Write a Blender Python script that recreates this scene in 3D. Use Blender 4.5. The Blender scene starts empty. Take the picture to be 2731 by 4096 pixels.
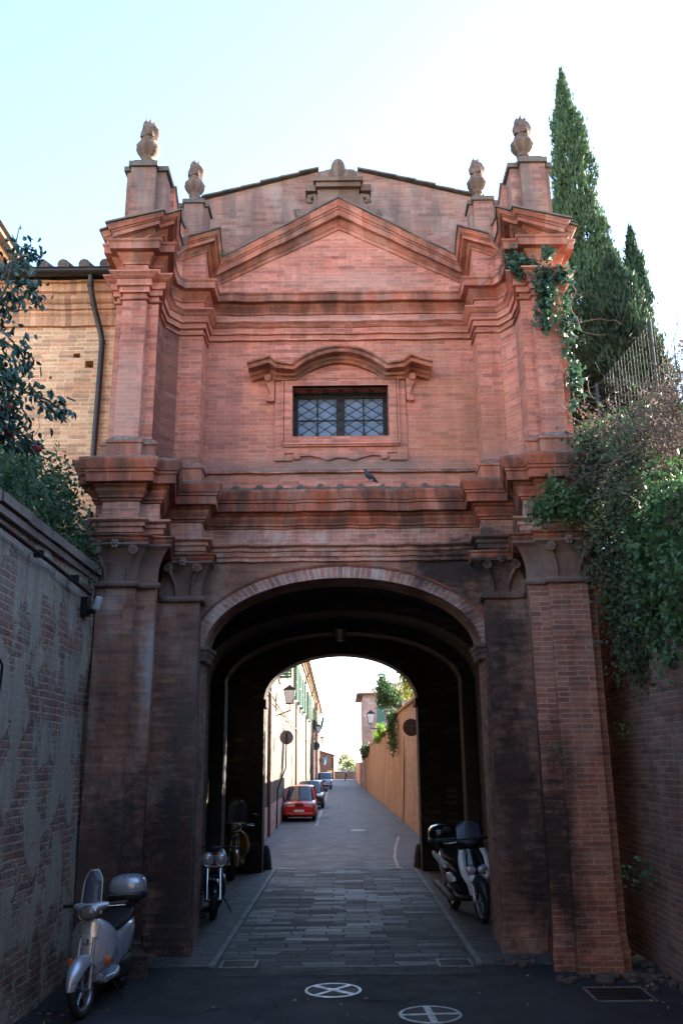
import bpy, math, random
import numpy as np
from mathutils import Vector, Matrix
RND = random.Random(11)
NP = np.random.default_rng(5)
PI = math.pi
rad = math.radians
S = bpy.context.scene
C = S.collection

# ------------------------------------------------------------------ helpers
def tag(o, label=None, cat=None, group=None, kind=None):
    if label: o['label'] = label
    if cat: o['category'] = cat
    if group: o['group'] = group
    if kind: o['kind'] = kind
    return o

def empty(name, loc=(0, 0, 0), rz=0.0, label=None, cat=None, group=None, lean=0.0):
    o = bpy.data.objects.new(name, None)
    o.empty_display_size = 0.2
    C.objects.link(o)
    o.location = loc
    o.rotation_euler = (0, lean, rz)
    return tag(o, label, cat, group)

def origin(p):
    v = Vector((0, 0, 0))
    while p is not None:
        v += p.location
        p = p.parent
    return v

class MB:
    """collects faces and links them as one mesh object"""
    def __init__(s):
        s.v = []; s.f = []; s.uv = {}; s.sm = set()
    def add(s, vs, fs, smooth=False, uvs=None):
        b = len(s.v)
        s.v.extend([tuple(p) for p in vs])
        for i, f in enumerate(fs):
            if smooth: s.sm.add(len(s.f))
            if uvs: s.uv[len(s.f)] = uvs[i]
            s.f.append([b + k for k in f])
        return s
    def box(s, x0, x1, y0, y1, z0, z1):
        v = [(x0,y0,z0),(x1,y0,z0),(x1,y1,z0),(x0,y1,z0),(x0,y0,z1),(x1,y0,z1),(x1,y1,z1),(x0,y1,z1)]
        f = [(0,3,2,1),(4,5,6,7),(0,1,5,4),(1,2,6,5),(2,3,7,6),(3,0,4,7)]
        return s.add(v, f)
    def obox(s, c, sx, sy, sz, M=None):
        """box of full size sx,sy,sz about c, turned by M"""
        M = M or Matrix.Identity(3)
        v = []
        for z in (-.5,.5):
            for x, y in ((-.5,-.5),(.5,-.5),(.5,.5),(-.5,.5)):
                v.append(Vector(c) + M @ Vector((x*sx, y*sy, z*sz)))
        return s.add(v, [(0,3,2,1),(4,5,6,7),(0,1,5,4),(1,2,6,5),(2,3,7,6),(3,0,4,7)])
    def quad(s, a, b, c, d): return s.add([a,b,c,d], [(0,1,2,3)])
    def prism(s, poly, y0, y1):
        """poly of (x,z), extruded in y; listed counter-clockwise seen from -y"""
        n = len(poly)
        v = [(x,y0,z) for x,z in poly] + [(x,y1,z) for x,z in poly]
        f = [tuple(range(n)), tuple(range(2*n-1, n-1, -1))]
        f += [(i+n, (i+1)%n+n, (i+1)%n, i) for i in range(n)]
        return s.add(v, f)
    def loft(s, rings, caps=True, closed=True, smooth=True):
        n = len(rings[0]); v = [p for r in rings for p in r]; f = []
        for i in range(len(rings)-1):
            for j in range(n if closed else n-1):
                k = (j+1) % n
                f.append((i*n+j, i*n+k, (i+1)*n+k, (i+1)*n+j))
        s.add(v, f, smooth)
        if caps and closed:
            s.add(rings[0], [tuple(range(n-1,-1,-1))]); s.add(rings[-1], [tuple(range(n))])
        return s
    def tube(s, path, r, seg=8, caps=True):
        P = [Vector(p) for p in path]; rr = r if isinstance(r, (list, tuple)) else [r]*len(P)
        rings = []; up = Vector((0,0,1)); prev = None
        for i, p in enumerate(P):
            d = (P[min(i+1,len(P)-1)] - P[max(i-1,0)]).normalized()
            a = prev if prev is not None else (up if abs(d.dot(up)) < .95 else Vector((1,0,0)))
            x = (a - d*a.dot(d)).normalized(); y = d.cross(x); prev = x
            rings.append([p + (x*math.cos(t)+y*math.sin(t))*rr[i] for t in [2*PI*k/seg for k in range(seg)]])
        return s.loft(rings, caps)
    def lathe(s, prof, c=(0,0,0), seg=20, axis=None, smooth=True, ax2=1.0):
        """prof of (r, h) about axis (default z)"""
        M = Matrix.Identity(3) if axis is None else Vector((0,0,1)).rotation_difference(Vector(axis)).to_matrix()
        c = Vector(c)
        rings = [[c + M @ Vector((r*math.cos(t), r*math.sin(t)*ax2, h)) for t in [2*PI*k/seg for k in range(seg)]] for r, h in prof]
        return s.loft(rings, True, True, smooth)
    def cyl(s, a, b, r, seg=14, smooth=True): return s.tube([a, b], r, seg)
    def sup(s, c, r, e=0.5, M=None, nu=18, nv=10):
        """superellipsoid: e=1 ball, small e rounded box"""
        M = M or Matrix.Identity(3); c = Vector(c)
        pw = lambda q: math.copysign(abs(q)**e, q)
        rings = []
        for i in range(nv+1):
            ph = -PI/2*.985 + PI*.985*i/nv
            rings.append([c + M @ Vector((r[0]*pw(math.cos(ph))*pw(math.cos(t)), r[1]*pw(math.cos(ph))*pw(math.sin(t)), r[2]*pw(math.sin(ph)))) for t in [2*PI*k/nu for k in range(nu)]])
        return s.loft(rings, True)
    def torus(s, c, R_, r, axis=(1,0,0), seg=28, rs=10, sq=1.0):
        M = Vector((0,0,1)).rotation_difference(Vector(axis)).to_matrix(); c = Vector(c)
        rings = []
        for i in range(seg+1):
            t = 2*PI*i/seg
            rings.append([c + M @ Vector(((R_+r*math.cos(q))*math.cos(t), (R_+r*math.cos(q))*math.sin(t), r*sq*math.sin(q))) for q in [2*PI*k/rs for k in range(rs)]])
        return s.loft(rings, False)
    def build(s, name, mat, parent=None, local=False, uvs=1.0):
        off = Vector((0,0,0)) if (local or parent is None) else origin(parent)
        me = bpy.data.meshes.new(name)
        me.from_pydata([(p[0]-off.x, p[1]-off.y, p[2]-off.z) for p in s.v], [], s.f)
        lay = me.uv_layers.new(name='UVMap')
        for p in me.polygons:
            if p.index in s.sm: p.use_smooth = True
            cu = s.uv.get(p.index); n = p.normal
            if abs(n.z) > .75: t, b = Vector((1,0,0)), Vector((0,1,0))
            else:
                t = Vector((-n.y, n.x, 0))
                t = t.normalized() if t.length > 1e-6 else Vector((1,0,0)); b = Vector((0,0,1))
            for q, li in enumerate(p.loop_indices):
                if cu is not None: lay.data[li].uv = cu[q]
                else:
                    co = s.v[me.loops[li].vertex_index]; co = Vector(co)
                    lay.data[li].uv = (co.dot(t), co.dot(b))
        me.materials.append(mat)
        o = bpy.data.objects.new(name, me); C.objects.link(o)
        if parent is not None: o.parent = parent
        return o

def mitre(path):
    out = []
    P = [Vector((p[0], p[1])) for p in path]
    for i, p in enumerate(P):
        ds = []
        if i > 0: ds.append((p-P[i-1]).normalized())
        if i < len(P)-1: ds.append((P[i+1]-p).normalized())
        ns = [Vector((d.y, -d.x)) for d in ds]
        out.append(ns[0] if len(ns) == 1 else (ns[0]+ns[1])/(1+ns[0].dot(ns[1])))
    return P, out

def sweep(mb, path, prof, i0=0, i1=None, zf=None, ends=True):
    """prof entries (o, z) or (o, z, k): point p+m*o at height z + k*zf[i]"""
    P, M = mitre(path); i1 = len(P)-1 if i1 is None else i1
    rings = []
    L = 0.0; us = []
    for i in range(i0, i1+1):
        if i > i0: L += (P[i]-P[i-1]).length
        us.append(L)
        rings.append([(P[i].x+M[i].x*e[0], P[i].y+M[i].y*e[0], e[1]+((e[2] if len(e) > 2 else 1.0)*zf[i] if zf else 0)) for e in prof])
    n = len(prof)
    if n > 2:   # old mouldings are never ruler straight: break long runs and let them waver
        rr, uu = [], []
        for i in range(len(rings)-1):
            rr.append(rings[i]); uu.append(us[i])
            ln = us[i+1]-us[i]; k = int(ln/.22)
            for j in range(1, k):
                q = j/k; dz = RND.gauss(0,.0045); do = RND.gauss(0,.004)
                rr.append([tuple(a+(b-a)*q+(dz if c == 2 else 0)+(do if c == 1 else 0) for c, (a, b) in enumerate(zip(p0, p1))) for p0, p1 in zip(rings[i], rings[i+1])]); uu.append(us[i]+ln*q)
        rr.append(rings[-1]); uu.append(us[-1]); rings, us = rr, uu
    v = [p for r in rings for p in r]; f = []; uv = []
    dl = [0]
    for a, b in zip(prof[:-1], prof[1:]): dl.append(dl[-1]+math.hypot(a[0]-b[0], a[1]-b[1]))
    for i in range(len(rings)-1):
        for j in range(n-1):
            f.append((i*n+j, (i+1)*n+j, (i+1)*n+j+1, i*n+j+1))
            vv = lambda q: prof[q][1] if n == 2 else dl[q]
            uv.append([(us[i], vv(j)), (us[i+1], vv(j)), (us[i+1], vv(j+1)), (us[i], vv(j+1))])
    # world-aligned UVs for the plain two-point walls
    mb.add(v, f, False, None if n == 2 else uv)
    if ends and n > 2:
        mb.add(rings[0], [tuple(range(n))]); mb.add(rings[-1], [tuple(range(n-1,-1,-1))])
    return mb

def mirror(half):
    return [(-x, y) for x, y in half] + [(x, y) for x, y in reversed(half)]

# ------------------------------------------------------------------ materials
class NT:
    def __init__(s, name):
        s.m = bpy.data.materials.new(name); s.m.use_nodes = True
        s.t = s.m.node_tree; s.t.nodes.clear()
        s.out = s.n('ShaderNodeOutputMaterial')
        s.b = s.n('ShaderNodeBsdfPrincipled'); s.l(s.b.outputs[0], s.out.inputs[0])
    def n(s, k, **kw):
        nd = s.t.nodes.new(k)
        for a, b in kw.items(): setattr(nd, a, b)
        return nd
    def l(s, a, b): s.t.links.new(a, b)
    def put(s, inp, val):
        if hasattr(val, 'is_linked') or isinstance(val, bpy.types.NodeSocket): s.l(val, inp)
        else: inp.default_value = val
    def math(s, op, a, b=None, clamp=False):
        nd = s.n('ShaderNodeMath', operation=op, use_clamp=clamp); s.put(nd.inputs[0], a)
        if b is not None: s.put(nd.inputs[1], b)
        return nd.outputs[0]
    def mix(s, f, a, b, blend='MIX'):
        nd = s.n('ShaderNodeMix', data_type='RGBA', blend_type=blend)
        s.put(nd.inputs[0], f); s.put(nd.inputs[6], a if not isinstance(a, tuple) else (*a, 1)); s.put(nd.inputs[7], b if not isinstance(b, tuple) else (*b, 1))
        return nd.outputs[2]
    def noise(s, vec, scale, detail=4, rough=.55):
        nd = s.n('ShaderNodeTexNoise'); nd.inputs['Scale'].default_value = scale
        nd.inputs['Detail'].default_value = detail; nd.inputs['Roughness'].default_value = rough
        s.l(vec, nd.inputs['Vector']); return nd.outputs[0]
    def rng(s, v, a, b, c=0., d=1.):
        nd = s.n('ShaderNodeMapRange'); s.put(nd.inputs[0], v)
        for i, q in enumerate((a,b,c,d)): nd.inputs[i+1].default_value = q
        return nd.outputs[0]
    def vmul(s, vec, sc):
        nd = s.n('ShaderNodeVectorMath', operation='MULTIPLY'); s.l(vec, nd.inputs[0]); nd.inputs[1].default_value = sc
        return nd.outputs[0]
    def pos(s): return s.n('ShaderNodeNewGeometry').outputs['Position']
    def up(s):
        nd = s.n('ShaderNodeSeparateXYZ'); s.l(s.n('ShaderNodeNewGeometry').outputs['Normal'], nd.inputs[0]); return nd.outputs[2]
    def uvn(s):
        return s.n('ShaderNodeUVMap', uv_map='UVMap').outputs[0]
    def bump(s, h, st=.3, dist=.02):
        nd = s.n('ShaderNodeBump'); nd.inputs['Strength'].default_value = st; nd.inputs['Distance'].default_value = dist
        s.l(h, nd.inputs['Height']); s.l(nd.outputs[0], s.b.inputs['Normal'])
    def blob(s, pos, c, r, soft=.45, sc=2.5):
        """a stain with an uneven edge round the point c"""
        a = s.n('ShaderNodeVectorMath', operation='SUBTRACT'); s.l(pos, a.inputs[0]); a.inputs[1].default_value = c
        d = s.vmul(a.outputs[0], (1/r[0], 1/r[1], 1/r[2]))
        ln = s.n('ShaderNodeVectorMath', operation='LENGTH'); s.l(d, ln.inputs[0])
        nz = s.noise(s.vmul(pos, (1,1,.55)), sc, 7, .72)
        n2 = s.noise(s.vmul(pos, (1,1,3.2)), 5.0, 4, .7)
        q = s.math('ADD', ln.outputs['Value'], s.math('ADD', s.math('MULTIPLY', s.math('SUBTRACT', nz, .5), 1.9), s.math('MULTIPLY', s.math('SUBTRACT', n2, .5), 1.1)))
        return s.rng(q, 1.0+soft*.3, 1.0-soft)
    def fin(s, col=None, rough=.85, metal=0., spec=None):
        if col is not None: s.put(s.b.inputs['Base Color'], col if not isinstance(col, tuple) else (*col, 1))
        s.put(s.b.inputs['Roughness'], rough); s.put(s.b.inputs['Metallic'], metal)
        if spec is not None: s.b.inputs['Specular IOR Level'].default_value = spec
        return s.m

def brick(name, c1, c2, mort, bw=.245, rh=.062, ms=.0065, fade=.45, dirt=(.06,.05,.045), damt=.5, stains=(), moss=None, bumpst=.45, off=.5, wash=None, washamt=0., plaster=None, mvar=.6, dz=(.55,.75), bvar=.55):
    t = NT(name); pos = t.pos()
    w = t.n('ShaderNodeTexNoise'); w.inputs['Scale'].default_value = 5; t.l(pos, w.inputs['Vector'])
    ws = t.n('ShaderNodeVectorMath', operation='SUBTRACT'); t.l(w.outputs[1], ws.inputs[0]); ws.inputs[1].default_value = (.5,.5,.5)
    wa = t.n('ShaderNodeVectorMath', operation='ADD'); t.l(t.uvn(), wa.inputs[0]); t.l(t.vmul(ws.outputs[0], (.02,.022,0)), wa.inputs[1])
    b = t.n('ShaderNodeTexBrick', offset=off, offset_frequency=2, squash=1.0)
    t.l(wa.outputs[0], b.inputs['Vector'])
    b.inputs['Color1'].default_value = (*c1,1); b.inputs['Color2'].default_value = (*c2,1); b.inputs['Mortar'].default_value = (*mort,1)
    b.inputs['Scale'].default_value = 1; b.inputs['Mortar Size'].default_value = ms; b.inputs['Mortar Smooth'].default_value = .35
    b.inputs['Bias'].default_value = 0; b.inputs['Brick Width'].default_value = bw; b.inputs['Row Height'].default_value = rh
    mean = tuple((p+q)/2 for p, q in zip(c1, c2))
    n_mid = t.noise(pos, 1.7, 5, .6)
    col = t.mix(t.math('MULTIPLY', t.rng(n_mid, .35, .65), fade), b.outputs[0], mean)
    # brick by brick and patch by patch tone
    sp = t.n('ShaderNodeSeparateXYZ'); t.l(wa.outputs[0], sp.inputs[0])
    row = t.math('FLOOR', t.math('DIVIDE', sp.outputs[1], rh))
    colm = t.math('FLOOR', t.math('ADD', t.math('DIVIDE', sp.outputs[0], bw), t.math('MULTIPLY', t.math('MODULO', row, 2.0), off)))
    cx = t.n('ShaderNodeCombineXYZ'); t.l(row, cx.inputs[0]); t.l(colm, cx.inputs[1])
    wn = t.n('ShaderNodeTexWhiteNoise', noise_dimensions='2D'); t.l(cx.outputs[0], wn.inputs['Vector']); rv = wn.outputs['Value']
    pale = tuple(min(q*1.25+.06, .8) for q in mean); dusk = (mean[0]*.52, mean[1]*.50, mean[2]*.58)
    col = t.mix(t.math('MULTIPLY', t.rng(rv, .90, .93), bvar), col, pale)
    col = t.mix(t.math('MULTIPLY', t.rng(rv, .13, .10), bvar), col, dusk)
    col = t.mix(t.math('MULTIPLY', t.rng(t.math('FRACT', t.math('MULTIPLY', rv, 7.3)), .75, .80), bvar*.6), col, (mean[0]*1.12, mean[1]*.80, mean[2]*.70))
    tone = t.rng(t.noise(pos, .55, 3, .6), .3, .7, .78, 1.18)
    grain = t.rng(t.noise(pos, 28, 3, .7), .3, .7, .84, 1.14)
    fine = t.rng(t.noise(t.vmul(pos, (1.2,1.2,9)), 1.2, 3, .7), .3, .7, .86, 1.12)
    tt = t.math('MULTIPLY', t.math('MULTIPLY', tone, grain), fine)
    cmb = t.n('ShaderNodeCombineColor')
    for i in range(3): t.l(tt, cmb.inputs[i])
    col = t.mix(1.0, col, cmb.outputs[0], 'MULTIPLY')
    if wash:
        col = t.mix(t.math('MULTIPLY', t.rng(t.noise(t.vmul(pos,(1,1,.5)), 2.3, 5, .65), .50, .68), washamt), col, wash)
    if plaster:
        pf = t.rng(t.noise(t.vmul(pos, (1,1,.8)), plaster[1], 6, .62), plaster[2]-.035, plaster[2]+.035)
        pc = t.mix(t.rng(t.noise(t.vmul(pos,(1,3,.5)), 2.5, 6, .6), .3, .7), plaster[0], tuple(q*.55 for q in plaster[0]))
        col = t.mix(t.math('MULTIPLY', pf, .80), col, pc)
    st = t.noise(t.vmul(pos, (2.6, 2.6, .32)), 1.3, 5, .62)
    col = t.mix(t.math('MULTIPLY', t.rng(st, dz[0], dz[1]), damt), col, dirt)
    for (c, r, amt, sc) in stains:
        col = t.mix(t.math('MULTIPLY', t.blob(pos, c, r, .6, 2.2), amt), col, sc)
    if moss:
        u = t.rng(t.up(), .35, .8)
        mc = t.mix(t.rng(t.noise(pos, 14, 3), .4, .65), moss, (.22,.21,.18))
        col = t.mix(t.math('MULTIPLY', u, .9), col, mc)
    bk = t.math('MULTIPLY', t.math('SUBTRACT', 1.0, b.outputs[1]), .7)
    if plaster: bk = t.math('ADD', t.math('MULTIPLY', bk, t.math('SUBTRACT', 1.0, pf)), t.math('MULTIPLY', pf, 1.7))
    h = t.math('ADD', bk, t.math('MULTIPLY', t.noise(pos, 22, 4, .7), .7))
    t.bump(h, bumpst, .02)
    return t.fin(col, .92, 0, .25)

def plain(name, a, b=None, rough=.6, metal=0., sc=6., bumpst=0., spec=None, coat=0.):
    t = NT(name); b = b or tuple(q*.72 for q in a)
    tc = t.n('ShaderNodeTexCoord').outputs['Object']
    n = t.noise(tc, sc, 5, .6)
    col = t.mix(t.rng(n, .35, .65), a, b)
    if bumpst: t.bump(t.noise(tc, sc*4, 4, .65), bumpst, .01)
    if coat: t.b.inputs['Coat Weight'].default_value = coat
    r = t.rng(n, .3, .7, max(rough-.06, .02), min(rough+.06, 1))
    return t.fin(col, r, metal, spec)

def leafmat(name, a, b, c=None, rough=.55, trans=.25):
    """leaf colour that varies from leaf clump to leaf clump"""
    t = NT(name); pos = t.pos()
    col = t.mix(t.rng(t.noise(pos, 2.2, 4, .6), .35, .65), a, b)
    if c: col = t.mix(t.math('MULTIPLY', t.rng(t.noise(pos, 17, 2), .56, .68), .8), col, c)
    t.fin(col, rough, 0, .35)
    tr = t.n('ShaderNodeBsdfTranslucent'); t.l(col, tr.inputs[0])
    mx = t.n('ShaderNodeMixShader'); mx.inputs[0].default_value = trans
    t.l(t.b.outputs[0], mx.inputs[1]); t.l(tr.outputs[0], mx.inputs[2]); t.l(mx.outputs[0], t.out.inputs[0])
    return t.m

def glassy(name, tint, alpha=.35, rough=.08):
    t = NT(name)
    t.fin(tint, rough, 0, .5)
    tr = t.n('ShaderNodeBsdfTransparent'); tr.inputs[0].default_value = (.85,.88,.9,1)
    mx = t.n('ShaderNodeMixShader'); mx.inputs[0].default_value = alpha
    t.l(tr.outputs[0], mx.inputs[1]); t.l(t.b.outputs[0], mx.inputs[2]); t.l(mx.outputs[0], t.out.inputs[0])
    return t.m

SOOT = (.018,.016,.016)
GRIME = (.075,.068,.066)
M = {}
M['upper'] = brick('upper_brick', (.66,.245,.17), (.44,.15,.105), (.60,.30,.22), fade=.25, damt=.36, dz=(.50,.72), wash=(.62,.33,.235), washamt=.22,
    stains=[((1.75,12.05,7.0),(.8,2,1.1),.35,(.40,.21,.11)), ((1.2,12.05,8.0),(.5,1,.5),.3,(.33,.25,.16)), ((0,12,6.40),(2.3,1,.20),.75,(.22,.175,.15)), ((-1.75,12,7.4),(.35,1,1.6),.4,(.25,.15,.13)), ((0,12,8.78),(2.2,1,.10),.35,(.62,.48,.40)), ((-2.8,10.6,6.9),(.3,.5,.8),.35,(.62,.40,.32)), ((.3,12,9.45),(1.3,1,.2),.3,(.60,.40,.32))])
M['side'] = brick('shaded_recess_brick', (.25,.095,.065), (.17,.065,.05), (.22,.12,.09), fade=.6, damt=.4)  # occlusion shade of the concave recess is put into this darker brick
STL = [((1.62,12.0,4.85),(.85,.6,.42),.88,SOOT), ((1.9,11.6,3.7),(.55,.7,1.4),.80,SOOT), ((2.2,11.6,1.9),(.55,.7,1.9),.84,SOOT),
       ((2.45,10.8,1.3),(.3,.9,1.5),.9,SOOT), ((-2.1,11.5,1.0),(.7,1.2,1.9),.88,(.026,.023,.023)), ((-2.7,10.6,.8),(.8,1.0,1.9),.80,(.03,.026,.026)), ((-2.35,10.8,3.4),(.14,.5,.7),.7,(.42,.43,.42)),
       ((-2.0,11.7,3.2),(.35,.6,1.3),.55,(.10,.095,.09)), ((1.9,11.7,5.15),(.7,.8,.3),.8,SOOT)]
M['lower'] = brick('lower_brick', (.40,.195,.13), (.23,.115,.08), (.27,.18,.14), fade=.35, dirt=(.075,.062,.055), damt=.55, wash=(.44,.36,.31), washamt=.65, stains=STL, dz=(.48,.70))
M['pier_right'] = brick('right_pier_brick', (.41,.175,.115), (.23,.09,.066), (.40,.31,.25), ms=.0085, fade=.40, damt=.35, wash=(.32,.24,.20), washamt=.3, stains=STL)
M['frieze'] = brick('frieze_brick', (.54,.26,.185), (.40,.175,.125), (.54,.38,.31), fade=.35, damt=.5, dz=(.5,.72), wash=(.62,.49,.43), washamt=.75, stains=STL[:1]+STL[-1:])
M['corn_low'] = brick('lower_cornice_brick', (.50,.145,.08), (.30,.09,.052), (.34,.17,.12), bw=.16, rh=.9, ms=.005, fade=.3, damt=.75, dirt=(.07,.05,.042), off=0, moss=(.07,.068,.05), wash=(.50,.37,.31), washamt=.45, dz=(.40,.60))
M['corn_up'] = brick('upper_cornice_brick', (.57,.205,.13), (.38,.125,.082), (.52,.28,.20), bw=.22, rh=.9, ms=.005, fade=.3, damt=.7, dirt=(.10,.06,.048), off=0, moss=(.085,.08,.06), wash=(.58,.38,.30), washamt=.5, dz=(.43,.64))
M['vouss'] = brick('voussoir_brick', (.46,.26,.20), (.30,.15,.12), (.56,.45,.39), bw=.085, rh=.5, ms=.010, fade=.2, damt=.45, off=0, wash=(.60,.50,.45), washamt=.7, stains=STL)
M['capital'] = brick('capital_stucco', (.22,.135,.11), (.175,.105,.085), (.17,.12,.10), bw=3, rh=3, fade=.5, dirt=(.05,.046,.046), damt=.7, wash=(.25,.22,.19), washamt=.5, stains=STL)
M['stone'] = brick('carved_stone', (.20,.125,.09), (.145,.09,.065), (.13,.09,.07), bw=4, rh=4, fade=.5, dirt=(.05,.042,.034), damt=.65, moss=(.10,.085,.06), wash=(.22,.175,.135), washamt=.35)
M['coping'] = brick('mossy_coping', (.20,.155,.13), (.15,.12,.10), (.12,.10,.085), bw=.3, rh=2, damt=.6, moss=(.10,.105,.07), off=0)
M['gablewall'] = brick('weathered_gable_brick', (.42,.20,.145), (.30,.135,.10), (.34,.22,.17), fade=.3, dirt=(.13,.105,.09), damt=.65, wash=(.40,.31,.26), washamt=.6, dz=(.45,.62))
M['vault'] = brick('dark_tunnel_brick', (.060,.048,.040), (.040,.033,.028), (.06,.052,.045), fade=.4, damt=.5, dirt=(.012,.011,.011))  # near-black brick for the whole tunnel interior
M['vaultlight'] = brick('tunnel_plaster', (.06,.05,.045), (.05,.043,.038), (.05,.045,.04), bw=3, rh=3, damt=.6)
M['buff'] = brick('buff_brick', (.74,.43,.24), (.56,.28,.155), (.80,.58,.36), fade=.2, damt=.15, ms=.009, bumpst=.5)
M['buffcorn'] = brick('buff_cornice', (.68,.36,.20), (.52,.25,.14), (.42,.22,.14), bw=.085, rh=.5, off=0, damt=.3, ms=.006)
M['wall_left'] = brick('left_wall_brick', (.26,.125,.09), (.16,.088,.066), (.30,.27,.22), bw=.27, rh=.075, ms=.013, fade=.3, damt=.45, dirt=(.07,.068,.058), plaster=((.36,.325,.255), 2.0, .485), wash=(.24,.23,.21), washamt=.5, bumpst=.8)
M['wall_right'] = brick('right_wall_brick', (.24,.135,.10), (.15,.09,.07), (.27,.22,.18), bw=.25, rh=.066, ms=.010, fade=.35, damt=.5, dirt=(.045,.042,.042), wash=(.22,.20,.18), washamt=.45, bumpst=.9)
M['orange'] = brick('orange_wall_brick', (.40,.24,.145), (.33,.19,.115), (.38,.25,.16), fade=.4, damt=.65, dz=(.45,.62), dirt=(.19,.125,.08), wash=(.50,.34,.22), washamt=.5)
M['orange2'] = brick('near_garden_wall_brick', (.36,.235,.165), (.29,.185,.13), (.34,.25,.19), fade=.6, damt=.5, dirt=(.15,.10,.07), wash=(.40,.31,.24), washamt=.6, stains=[((2.4,24,1.8),(1,2.5,.5),.4,(.10,.08,.06)),((2.4,27,3.2),(1,2,.4),.5,(.10,.09,.06))])
M['pinkwall'] = brick('pink_plaster', (.50,.32,.26), (.46,.29,.235), (.46,.31,.26), bw=.6, rh=.3, fade=.8, damt=.3, dirt=(.33,.2,.16), bumpst=.2)
M['cream'] = brick('cream_plaster', (.165,.115,.076), (.14,.098,.066), (.55,.40,.28), bw=3, rh=3, fade=.6, damt=.5, dirt=(.36,.23,.15), wash=(.195,.15,.108), washamt=.5, bumpst=.4)
M['terra'] = plain('terracotta', (.30,.15,.10), (.16,.11,.09), .9, 0, 5, .3)
M['rooftile'] = plain('old_roof_tile', (.19,.135,.11), (.10,.09,.075), .95, 0, 6, .4)
M['gutter'] = plain('brown_metal', (.045,.032,.028), (.03,.022,.02), .45, .3, 4)
M['wood'] = plain('dark_wood', (.022,.014,.012), (.014,.009,.008), .6, 0, 9, .3)
M['pane'] = plain('window_glass', (.20,.235,.30), (.12,.15,.20), .14, 0, 3, 0, .6)  # blue-grey base colour stands in for sky reflected in the panes
M['iron'] = plain('dark_iron', (.02,.02,.022), (.012,.012,.013), .5, .5)
M['dark'] = plain('dark_hollow', (.012,.01,.009), (.008,.007,.006), .95)
# ------------------------------------------------------------------ gatehouse
YO, YI, YC, YB = 10.6, 11.65, 12.05, 20.5
AH, AZ, AR = 1.90, 3.78, .97          # arch half width, spring, rise
gate = empty('brick_gatehouse', (0, 12, 0), 0, 'tall red brick gatehouse with stepped pediment, flame urns and an arched road tunnel', 'gatehouse')
LP = [(3.15,11.45),(3.15,10.72),(3.03,10.72),(3.03,10.6),(2.56,10.6),(2.56,10.72),(2.33,10.72),(2.50,11.65),(1.93,11.65),(1.96,12.05)]
UP = [(3.06,11.45),(3.06,10.72),(2.95,10.72),(2.95,10.6),(2.63,10.6),(2.63,10.70),(2.476,10.70),(2.54,11.0),(2.54,11.4),(2.37,11.65),(2.02,11.65),(2.02,12.05)]
LF, UF = mirror(LP), mirror(UP)
nL, nU = len(LP), len(UP)
def both(n, a, b):
    """index ranges a..b of the left half and the matching range on the right"""
    return [(a, b), (2*n-1-b, 2*n-1-a)]
# lower storey: pilasters and the recesses between them
for k, (a, b) in enumerate(both(nL, 0, 6)):
    sweep(MB(), LF, [(0,4.44),(0,0)], a, b).build('pilaster', M['pier_right'] if k else M['lower'], gate)
for (a, b) in both(nL, 6, 7): sweep(MB(), LF, [(0,4.44),(0,0)], a, b).build('pier_return', M['lower'], gate)
for (a, b) in both(nL, 7, 9): sweep(MB(), LF, [(0,4.44),(0,0)], a, b).build('pilaster', M['lower'], gate)
PL = [(.13,0),(.13,.16),(.115,.17),(.115,.21),(.07,.26),(.05,.30),(.05,.33),(.0,.37)]
for k, (a, b) in enumerate(both(nL, 0, 6)):
    sweep(MB(), LF, [(o*(.15 if k else 1), z) for o, z in reversed(PL)], a, b).build('plinth', M['pier_right'] if k else M['lower'], gate)
for (a, b) in both(nL, 7, 9):
    sweep(MB(), LF, [(o*.3, z) for o, z in reversed(PL)], a, b).build('plinth', M['lower'], gate)
# capitals
def rosette(mb, c, r):
    for k in range(6):
        t = k*PI/3; mb.sup((c[0]+math.cos(t)*r*.62, c[1], c[2]+math.sin(t)*r*.62), (r*.42, r*.35, r*.42), 1, None, 8, 6)
    mb.sup((c[0], c[1]-.012, c[2]), (r*.34, r*.5, r*.34), 1, None, 8, 6)
def volute(mb, c, r, hand):
    pts = []; rr = []
    for k in range(30):
        q = k/29; t = q*4.2*PI; s = r*(1-.80*q)
        pts.append((c[0]+hand*s*math.cos(t+PI/2), c[1]-.02*q, c[2]+s*math.sin(t+PI/2))); rr.append(r*.24*(1-.4*q))
    mb.tube(pts, rr, 6)
    mb.cyl((c[0], c[1]+.05, c[2]), (c[0], c[1]-.005, c[2]), r*.8, 14)
BELL = [(0,4.36),(.05,4.37),(.06,4.40),(.05,4.43),(.02,4.44),(.02,4.50),(.035,4.62),(.07,4.74),(.12,4.83),(.17,4.87),(.17,4.90),(.0,4.90)]
ABA = [(0,4.895),(.16,4.90),(.18,4.93),(.18,4.95),(.21,4.975),(.21,4.99),(0,4.995)]
for k, (a, b) in enumerate(both(nL, 0, 6) + both(nL, 7, 9)):
    sg = -1 if k % 2 == 0 else 1
    mb = sweep(MB(), LF, list(reversed(BELL)), a, b); outer = k < 2
    cap = mb.build('capital', M['capital'], gate)
    y = (YO if outer else YI) - .17
    xc = sg*(2.80 if outer else 2.15); hw = .235 if outer else .20
    for hnd in (-1, 1):
        v = MB(); volute(v, (xc+hnd*hw, y-.0, 4.80), .062, hnd)
        # the rib that runs up the bell into the volute
        v.tube([(xc+hnd*(hw-.10), y+.145, 4.46), (xc+hnd*(hw-.09), y+.125, 4.58), (xc+hnd*(hw-.05), y+.08, 4.70), (xc+hnd*hw, y+.02, 4.79)], [.018,.022,.026,.03], 6)
        v.build('volute', M['capital'], cap)
    v = MB(); rosette(v, (xc, y-.015, 4.875), .062); v.build('rosette', M['capital'], cap)
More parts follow.
